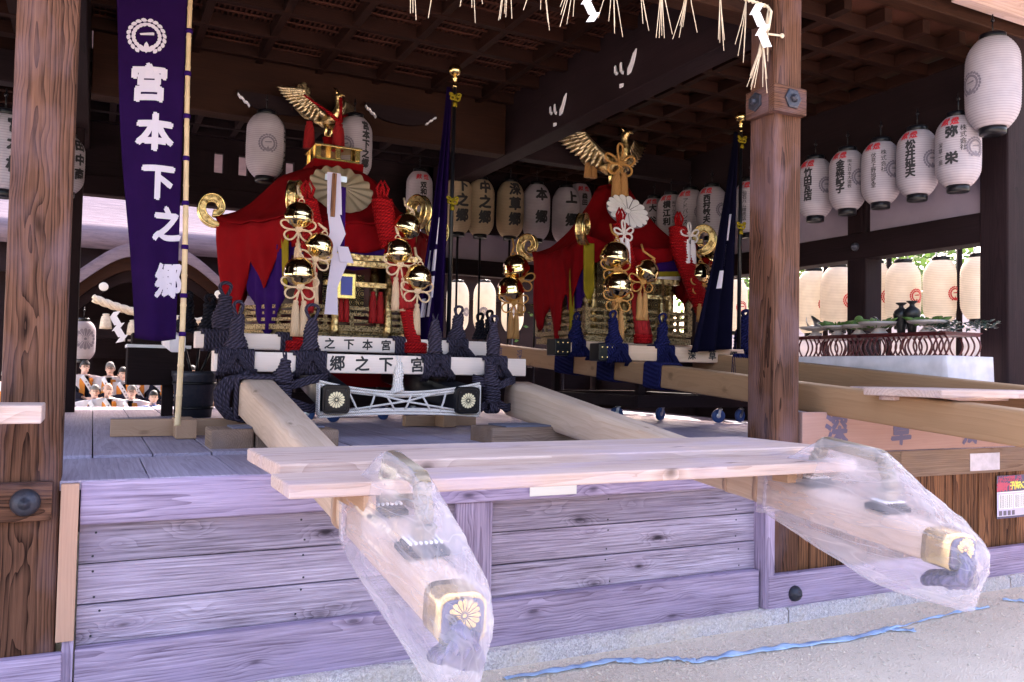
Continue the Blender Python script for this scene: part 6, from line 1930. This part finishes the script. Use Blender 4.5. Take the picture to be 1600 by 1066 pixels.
def person(px, py, y, label, hair='hair', glasses=False, bald=False, turn=0.0, lean=0.0, robe='whitec', s=1.0):
    """seated man: one continuous body; robe, sash, hair and glasses on it; px, py is the middle of his face"""
    h = aty(px, py, y); hx, hy, hz = h
    sz = hz - .72                                                        # seat height
    t = thing('person', (hx, hy + .1, sz), label, 'person', 'people seated before the worship hall')
    q = MB(); Rz = Matrix.Rotation(turn, 3, 'Z')
    def H(x, yy, z): return V((hx, hy, hz)) + Rz @ V((x, yy, z))
    q.blob(H(0, .015, .02), (.078, .095, .108), Rz, 18, 12); q.blob(H(0, -.02, -.055), (.058, .07, .062), Rz, 14, 9)
    q.blob(H(0, -.098, -.012), (.015, .022, .024), Rz, 10, 7)
    for sg in (-1, 1): q.blob(H(sg * .079, .02, -.005), (.012, .022, .033), Rz, 8, 6)
    q.tube([H(0, .03, -.04), H(0, .045, -.13), H(0, .05, -.19)], [.055, .055, .075], 12)
    q.tube([H(0, .05, -.17), H(0, .06, -.30), H(0, .07, -.5), H(0, .06, -.70)], [.10, .16, .15, .17], 14, sq=.75)
    hands = []
    for sg in (-1, 1):
        q.tube([H(sg * .06, .05, -.19), H(sg * .19, .06, -.23), H(sg * .255, .04, -.42), H(sg * .18, -.17, -.56), H(sg * .07, -.27, -.575)], [.07, .068, .052, .042, .03], 10)
        q.blob(H(sg * .045, -.31, -.585), (.038, .05, .02), Rz, 10, 7)
        for f in range(4): q.tube([H(sg * (.075 - .02 * f), -.34, -.585), H(sg * (.055 - .02 * f), -.385 + .006 * f, -.592), H(sg * (.045 - .018 * f), -.405, -.61)], [.0105, .010, .008], 6)
        q.tube([H(sg * .03, -.29, -.575), H(sg * .0, -.325, -.565)], [.012, .009], 6)
        q.tube([H(sg * .10, .05, -.66), H(sg * .15, -.22, -.66), H(sg * .17, -.40, -.68), H(sg * .16, -.36, -.90), H(sg * .16, -.36, -1.05)], [.10, .085, .07, .055, .04], 10)
    q.build('body', M['skin'], t, remesh=.013)
    q = MB()
    for sg in (-1, 1):
        q.blob(H(sg * .03, -.082, .018), (.012, .006, .006), Rz, 8, 5)
    q.build('eyes', M['ink'], t)
    q = MB(); q.blob(H(0, -.088, -.064), (.022, .006, .005), Rz, 8, 5); q.build('mouth', plain('lips', (.45, .2, .17)) if 'lips' not in bpy.data.materials else bpy.data.materials['lips'], t)
    q = MB()
    if bald:
        for sg in (-1, 1): q.blob(H(sg * .07, .045, .02), (.016, .05, .045), Rz, 10, 7)
        q.blob(H(0, .10, .01), (.06, .02, .05), Rz, 10, 7)
    else:
        q.grid(24, 10, lambda u, v: H(.084 * cos(2 * pi * u) * sin(v * 1.62), .022 + .102 * sin(2 * pi * u) * sin(v * 1.62) , .03 + .112 * cos(v * 1.62) + (.02 if sin(2 * pi * u) < -.3 else -.035) * v), cu=True)
    q.build('hair', M[hair], t, solid=.008)
    if glasses:
        q = MB()
        for sg in (-1, 1): q.tube([H(sg * .032 + .024 * cos(a), -.096, .016 + .018 * sin(a)) for a in [2 * pi * i / 14 for i in range(14)]], .0035, 5, True)
        q.tube([H(-.01, -.098, .018), H(.01, -.098, .018)], .003, 5); q.build('glasses', M['ink'], t)
    # black robe, orange front, stiff white shoulder wings, white sash
    q = MB()
    q.tube([H(0, .055, -.165), H(0, .06, -.24), H(0, .07, -.45), H(0, .05, -.66), H(0, .0, -.74)], [.09, .19, .195, .21, .24], 18, sq=.8)
    for sg in (-1, 1): q.tube([H(sg * .12, .06, -.22), H(sg * .24, .06, -.28), H(sg * .30, .02, -.46), H(sg * .22, -.16, -.58), H(sg * .12, -.24, -.60)], [.08, .09, .11, .12, .10], 12)
    for sg in (-1, 1): q.tube([H(sg * .10, .05, -.68), H(sg * .16, -.22, -.68), H(sg * .18, -.42, -.71), H(sg * .17, -.40, -1.0)], [.14, .125, .11, .10], 12)
    q.build('robe', M['blackc'], t)
    q = MB()
    for sg in (-1, 1):
        q.grid(6, 8, lambda u, v: H(sg * (.035 + .085 * u + .02 * v), -.135 - .03 * sin(v * 2.5) - .03 * v + .05 * u, -.20 - .46 * v))
    q.build('robe_front', M['orange'], t, solid=.012)
    q = MB()
    for sg in (-1, 1):
        q.grid(10, 8, lambda u, v: H(sg * (.05 + .30 * u - .06 * v * u), -.115 - .05 * v + .16 * u * (1 - .4 * v), -.145 - .055 * u ** 2 - (.40 - .20 * u) * v * (.35 + .65 * (1 - u))))
        q.grid(8, 6, lambda u, v: H(sg * (.05 + .30 * u), .045 + .10 * v, -.145 - .055 * u ** 2 - .3 * v))
    q.grid(8, 6, lambda u, v: H((u - .5) * .62, -.11 + .17 * v + .15 * (2 * u - 1) ** 2 * (1 - v), -.15 - .055 * (2 * u - 1) ** 2 + .01 * v))
    q.build('shoulder_wings', M[robe], t, solid=.010)
    q = MB(); q.grid(8, 14, lambda u, v: H(-.10 + .24 * v + .05 * (u - .5), -.165 - .07 * sin(v * 3.0), -.17 - .42 * v + .06 * (u - .5)))
    sa = q.build('sash', M['whitepaper'], t, solid=.008)
    q = MB()
    for i in range(5):
        v = .25 + .14 * i; q.box(H(-.10 + .24 * v, -.18 - .07 * sin(v * 3.0), -.17 - .42 * v), (.022, .004, .026), Rz)
    q.build('sash_marks', M['inkgrey'], sa)
    t.scale = (.77, .77, .77); t.location.z += .166
    return t
person(133, 574, 9.45, 'seated man in glasses and dark-framed robe, leftmost beside the dark column', 'hairblack', True, turn=.3)
person(172, 577, 9.4, 'grey-haired seated man with glasses and white sash in the back row', 'hair', True, turn=-.12)
person(215, 582, 9.5, 'seated man in the back row with his head behind the dark altar', 'hairblack')
person(262, 580, 9.45, 'seated man in white shoulder wings partly hidden by the bamboo pole', 'hair')
person(300, 582, 9.4, 'seated man in white half hidden behind the black tub', 'hairblack')
person(169, 610, 8.85, 'bald seated man in the front row in white and orange', 'hair', False, True, .22)
person(206, 613, 8.8, 'seated man with dark glasses in the front row', 'hair', True, False, -.2)
person(192, 585, 9.35, 'dark-haired seated man in the back row just right of the grey-haired man', 'hairblack', turn=.15)
person(148, 613, 8.9, 'seated man in the front row beside the dark column', 'hair', turn=.1)
q = MB(); c = aty(238, 632, 8.7)
t = person(240, 622, 8.6, 'seated person in blue jacket at the end of the front row', 'hairblack', robe='bluec')
p_ = aty(25, 590, 9.3); person(10, 585, 9.3, 'seated man in white at the far left edge, behind the big column', 'hair')

# ---------------------------------------------------------------- trees behind
def tree(x, y, h, r, label, n=6500, seed=1):
    rd = random.Random(seed)
    t = thing('broadleaf_tree', (x, y, GZ), label, 'tree', 'green trees beyond the hall')
    q = MB(); q.tube([(x, y, GZ), (x + .1, y, h * .3), (x - .1, y + .1, h * .55), (x, y, h * .85)], [.22, .17, .12, .04], 9)
    tips = []
    for k in range(11):
        a = rd.uniform(0, 6.28); z0 = h * rd.uniform(.28, .75); e = V((x + r * .75 * cos(a), y + r * .75 * sin(a), z0 + h * rd.uniform(.05, .22)))
        q.tube([(x, y, z0), V((x, y, z0)).lerp(e, .5) + V((0, 0, .15)), e], [.08, .05, .015], 6); tips.append(e)
    q.build('trunk', M['bark'], t)
    q = MB()
    cl = [(e + V((rd.uniform(-.5, .5), rd.uniform(-.5, .5), rd.uniform(-.4, .5))), rd.uniform(.45, .9)) for e in tips for _ in range(7)]
    for i in range(n):
        c, rr = rd.choice(cl); d = V((rd.gauss(0, 1), rd.gauss(0, 1), rd.gauss(0, .7))).normalized() * rr * rd.random() ** .4
        p = c + d; L = rd.uniform(.09, .17); a1 = V((rd.gauss(0, 1), rd.gauss(0, 1), rd.gauss(0, .6))).normalized(); s = a1.cross(V((rd.gauss(0, 1), rd.gauss(0, 1), rd.gauss(0, 1)))).normalized() * L * .3
        q.add([p, p + a1 * L * .5 + s, p + a1 * L, p + a1 * L * .5 - s], [(0, 1, 2, 3)], None, False, 0, rd.random())
    q.build('crown', M['leaf'], t)
for i, (x, y, h, r, lab) in enumerate(((12.8, .8, 5.6, 2.0, 'green tree behind the cream lantern nearest the corner column'), (13.2, 4.2, 5.2, 2.0, 'green tree behind the cream lanterns left of the black vases'), (13.6, 7.6, 5.4, 2.0, 'green tree behind the cream lanterns beside the brown column'),
                                       (14.5, 11.5, 5.0, 2.2, 'green tree far behind the right column'), (10.2, 15.5, 4.8, 2.2, 'green tree beyond the back lanterns, right one'), (7.6, 16.2, 4.6, 2.2, 'green tree beyond the back lanterns beside the purple flag'))):
    tree(x, y, h, r, lab, seed=i + 3)
q = MB(); q.bx(14.5, 18.5, -.6, 4, GZ, 6.2); 
t = thing('background_building', (16.5, -1.5, GZ), 'pale violet building with dark window slots glimpsed past the trees at right', 'building')
q.build('wall', M['plaster'], t)
q = MB()
for i in range(5): q.bx(14.46, 14.52, -.5 + i * .8, -.1 + i * .8, 2.6, 4.4)
q.build('window', M['iron'], t)

# ---------------------------------------------------------------- blue tape on the ground, poster
def tape_strip(pts, w, label, seed):
    q = MB(); rd = random.Random(seed); P = [on(x, y, 2, GZ + .004) for x, y in pts]
    vs = []; n = 0; F = []
    S_ = []
    for a, b in zip(P[:-1], P[1:]):
        for i in range(14): S_.append(a.lerp(b, i / 14))
    S_.append(P[-1])
    for i, p in enumerate(S_):
        d = (S_[min(i + 1, len(S_) - 1)] - S_[max(i - 1, 0)]).normalized(); s = V((-d.y, d.x, 0))
        tw = noise.noise(V((i * .13, seed, 0))) * 1.6; ww = w * (.55 + .45 * abs(cos(tw)))
        for k in (-1, -.33, .33, 1):
            vs.append(p + s * ww * k + V((0, 0, .004 + .022 * abs(noise.noise(V((i * .21, k * 1.3, seed)))) + .012 * abs(sin(tw)) * (k + 1))))
    for i in range(len(S_) - 1):
        for k in range(3): F.append((i * 4 + k, i * 4 + k + 1, i * 4 + k + 5, i * 4 + k + 4))
    q.add(vs, F, None, True); q.build('plastic_tape', M['tape'], None, solid=.001, label=label, cat='tape', group='strips of blue tape on the ground')
tape_strip([(788, 1063), (880, 1048), (960, 1034), (1000, 1036), (1050, 1031), (1090, 1036), (1160, 1022), (1240, 1012), (1330, 1000), (1390, 985), (1430, 987)], .024, 'long crumpled strip of blue plastic tape on the sandy ground', 3)
tape_strip([(1380, 988), (1440, 972), (1500, 958), (1545, 950)], .008, 'thin twisted end of blue tape on the sand at right', 5)
tape_strip([(1566, 938), (1600, 941), (1650, 945)], .02, 'piece of blue tape lying at the right edge', 8)
t = thing('poster', (6.9, .02, .5), 'colourful event poster pinned to the brown boards at the right edge', 'poster')
a_, b_ = aty(1558, 744, .015), aty(1560, 811, .015)
w_ = .62; yq = .016
q = MB(); q.grid(12, 6, lambda u, v: (a_.x + w_ * u, yq - .006 * sin(u * 5), b_.z + (a_.z + .0 - b_.z) * v)); q.build('sheet', M['whitepaper'], t, solid=.001)
hh = a_.z - b_.z
def pf(x, y): u = x / w_; return (a_.x + x, yq - .0015 - .006 * sin(u * 5), b_.z + y)
def pr(q, x0, x1, y0, y1, d=.0):
    n = 8; q.add([V(pf(x0 + (x1 - x0) * i / n, y)) - V((0, d, 0)) for i in range(n + 1) for y in (y0, y1)], [(2 * i, 2 * i + 2, 2 * i + 3, 2 * i + 1) for i in range(n)])
q = MB(); pr(q, 0, w_, hh * .86, hh); pr(q, 0, w_, 0, hh * .05); pr(q, .0, w_, hh * .62, hh * .86); q.build('dark_band', M['inkblue'], t)
q = MB(); pr(q, .0, w_, hh * .06, hh * .60, .0002); q.build('pale_field', plain('poster_lilac', (.55, .50, .75), .7), t)
q = MB(); pr(q, .02, .2, hh * .22, hh * .56, .0006); pr(q, .22, .42, hh * .22, hh * .56, .0006); q.build('text_boxes', M['whitepaper'], t)
q = MB(); write(q, 'みんなで応援しよう', lambda x, y: V(pf(x, y)) - V((0, .001, 0)), .03, hh * .925, .05, .034, False, bold=.02); write(q, '集まれ!!', lambda x, y: V(pf(x, y)) - V((0, .001, 0)), .035, hh * .74, .085, .05, False, bold=.04); q.build('red_lettering', M['pink'], t)
q = MB(); write(q, '子供みこし', lambda x, y: V(pf(x, y)) - V((0, .001, 0)), .19, hh * .76, .07, .055, False, bold=.04); q.build('yellow_lettering', plain('poster_yellow', (.75, .7, .12), .6), t)
q = MB()
for bx_ in (.03, .23):
    for i in range(6): write(q, '開催日時場所'[: 6], lambda x, y: V(pf(x, y)) - V((0, .0012, 0)), bx_ + .012, hh * (.52 - .052 * i), .022, .028, False, bold=.0)
q.build('small_print', M['inkgrey'], t)
q = MB()
for i in range(4): pr(q, .02 + i * .055, .06 + i * .055, hh * .07, hh * .18, .0008)
q.build('photo_strip', M['inkgrey'], t)
if _to.name in COL.objects: COL.objects.unlink(_to)
bpy.data.objects.remove(_to)
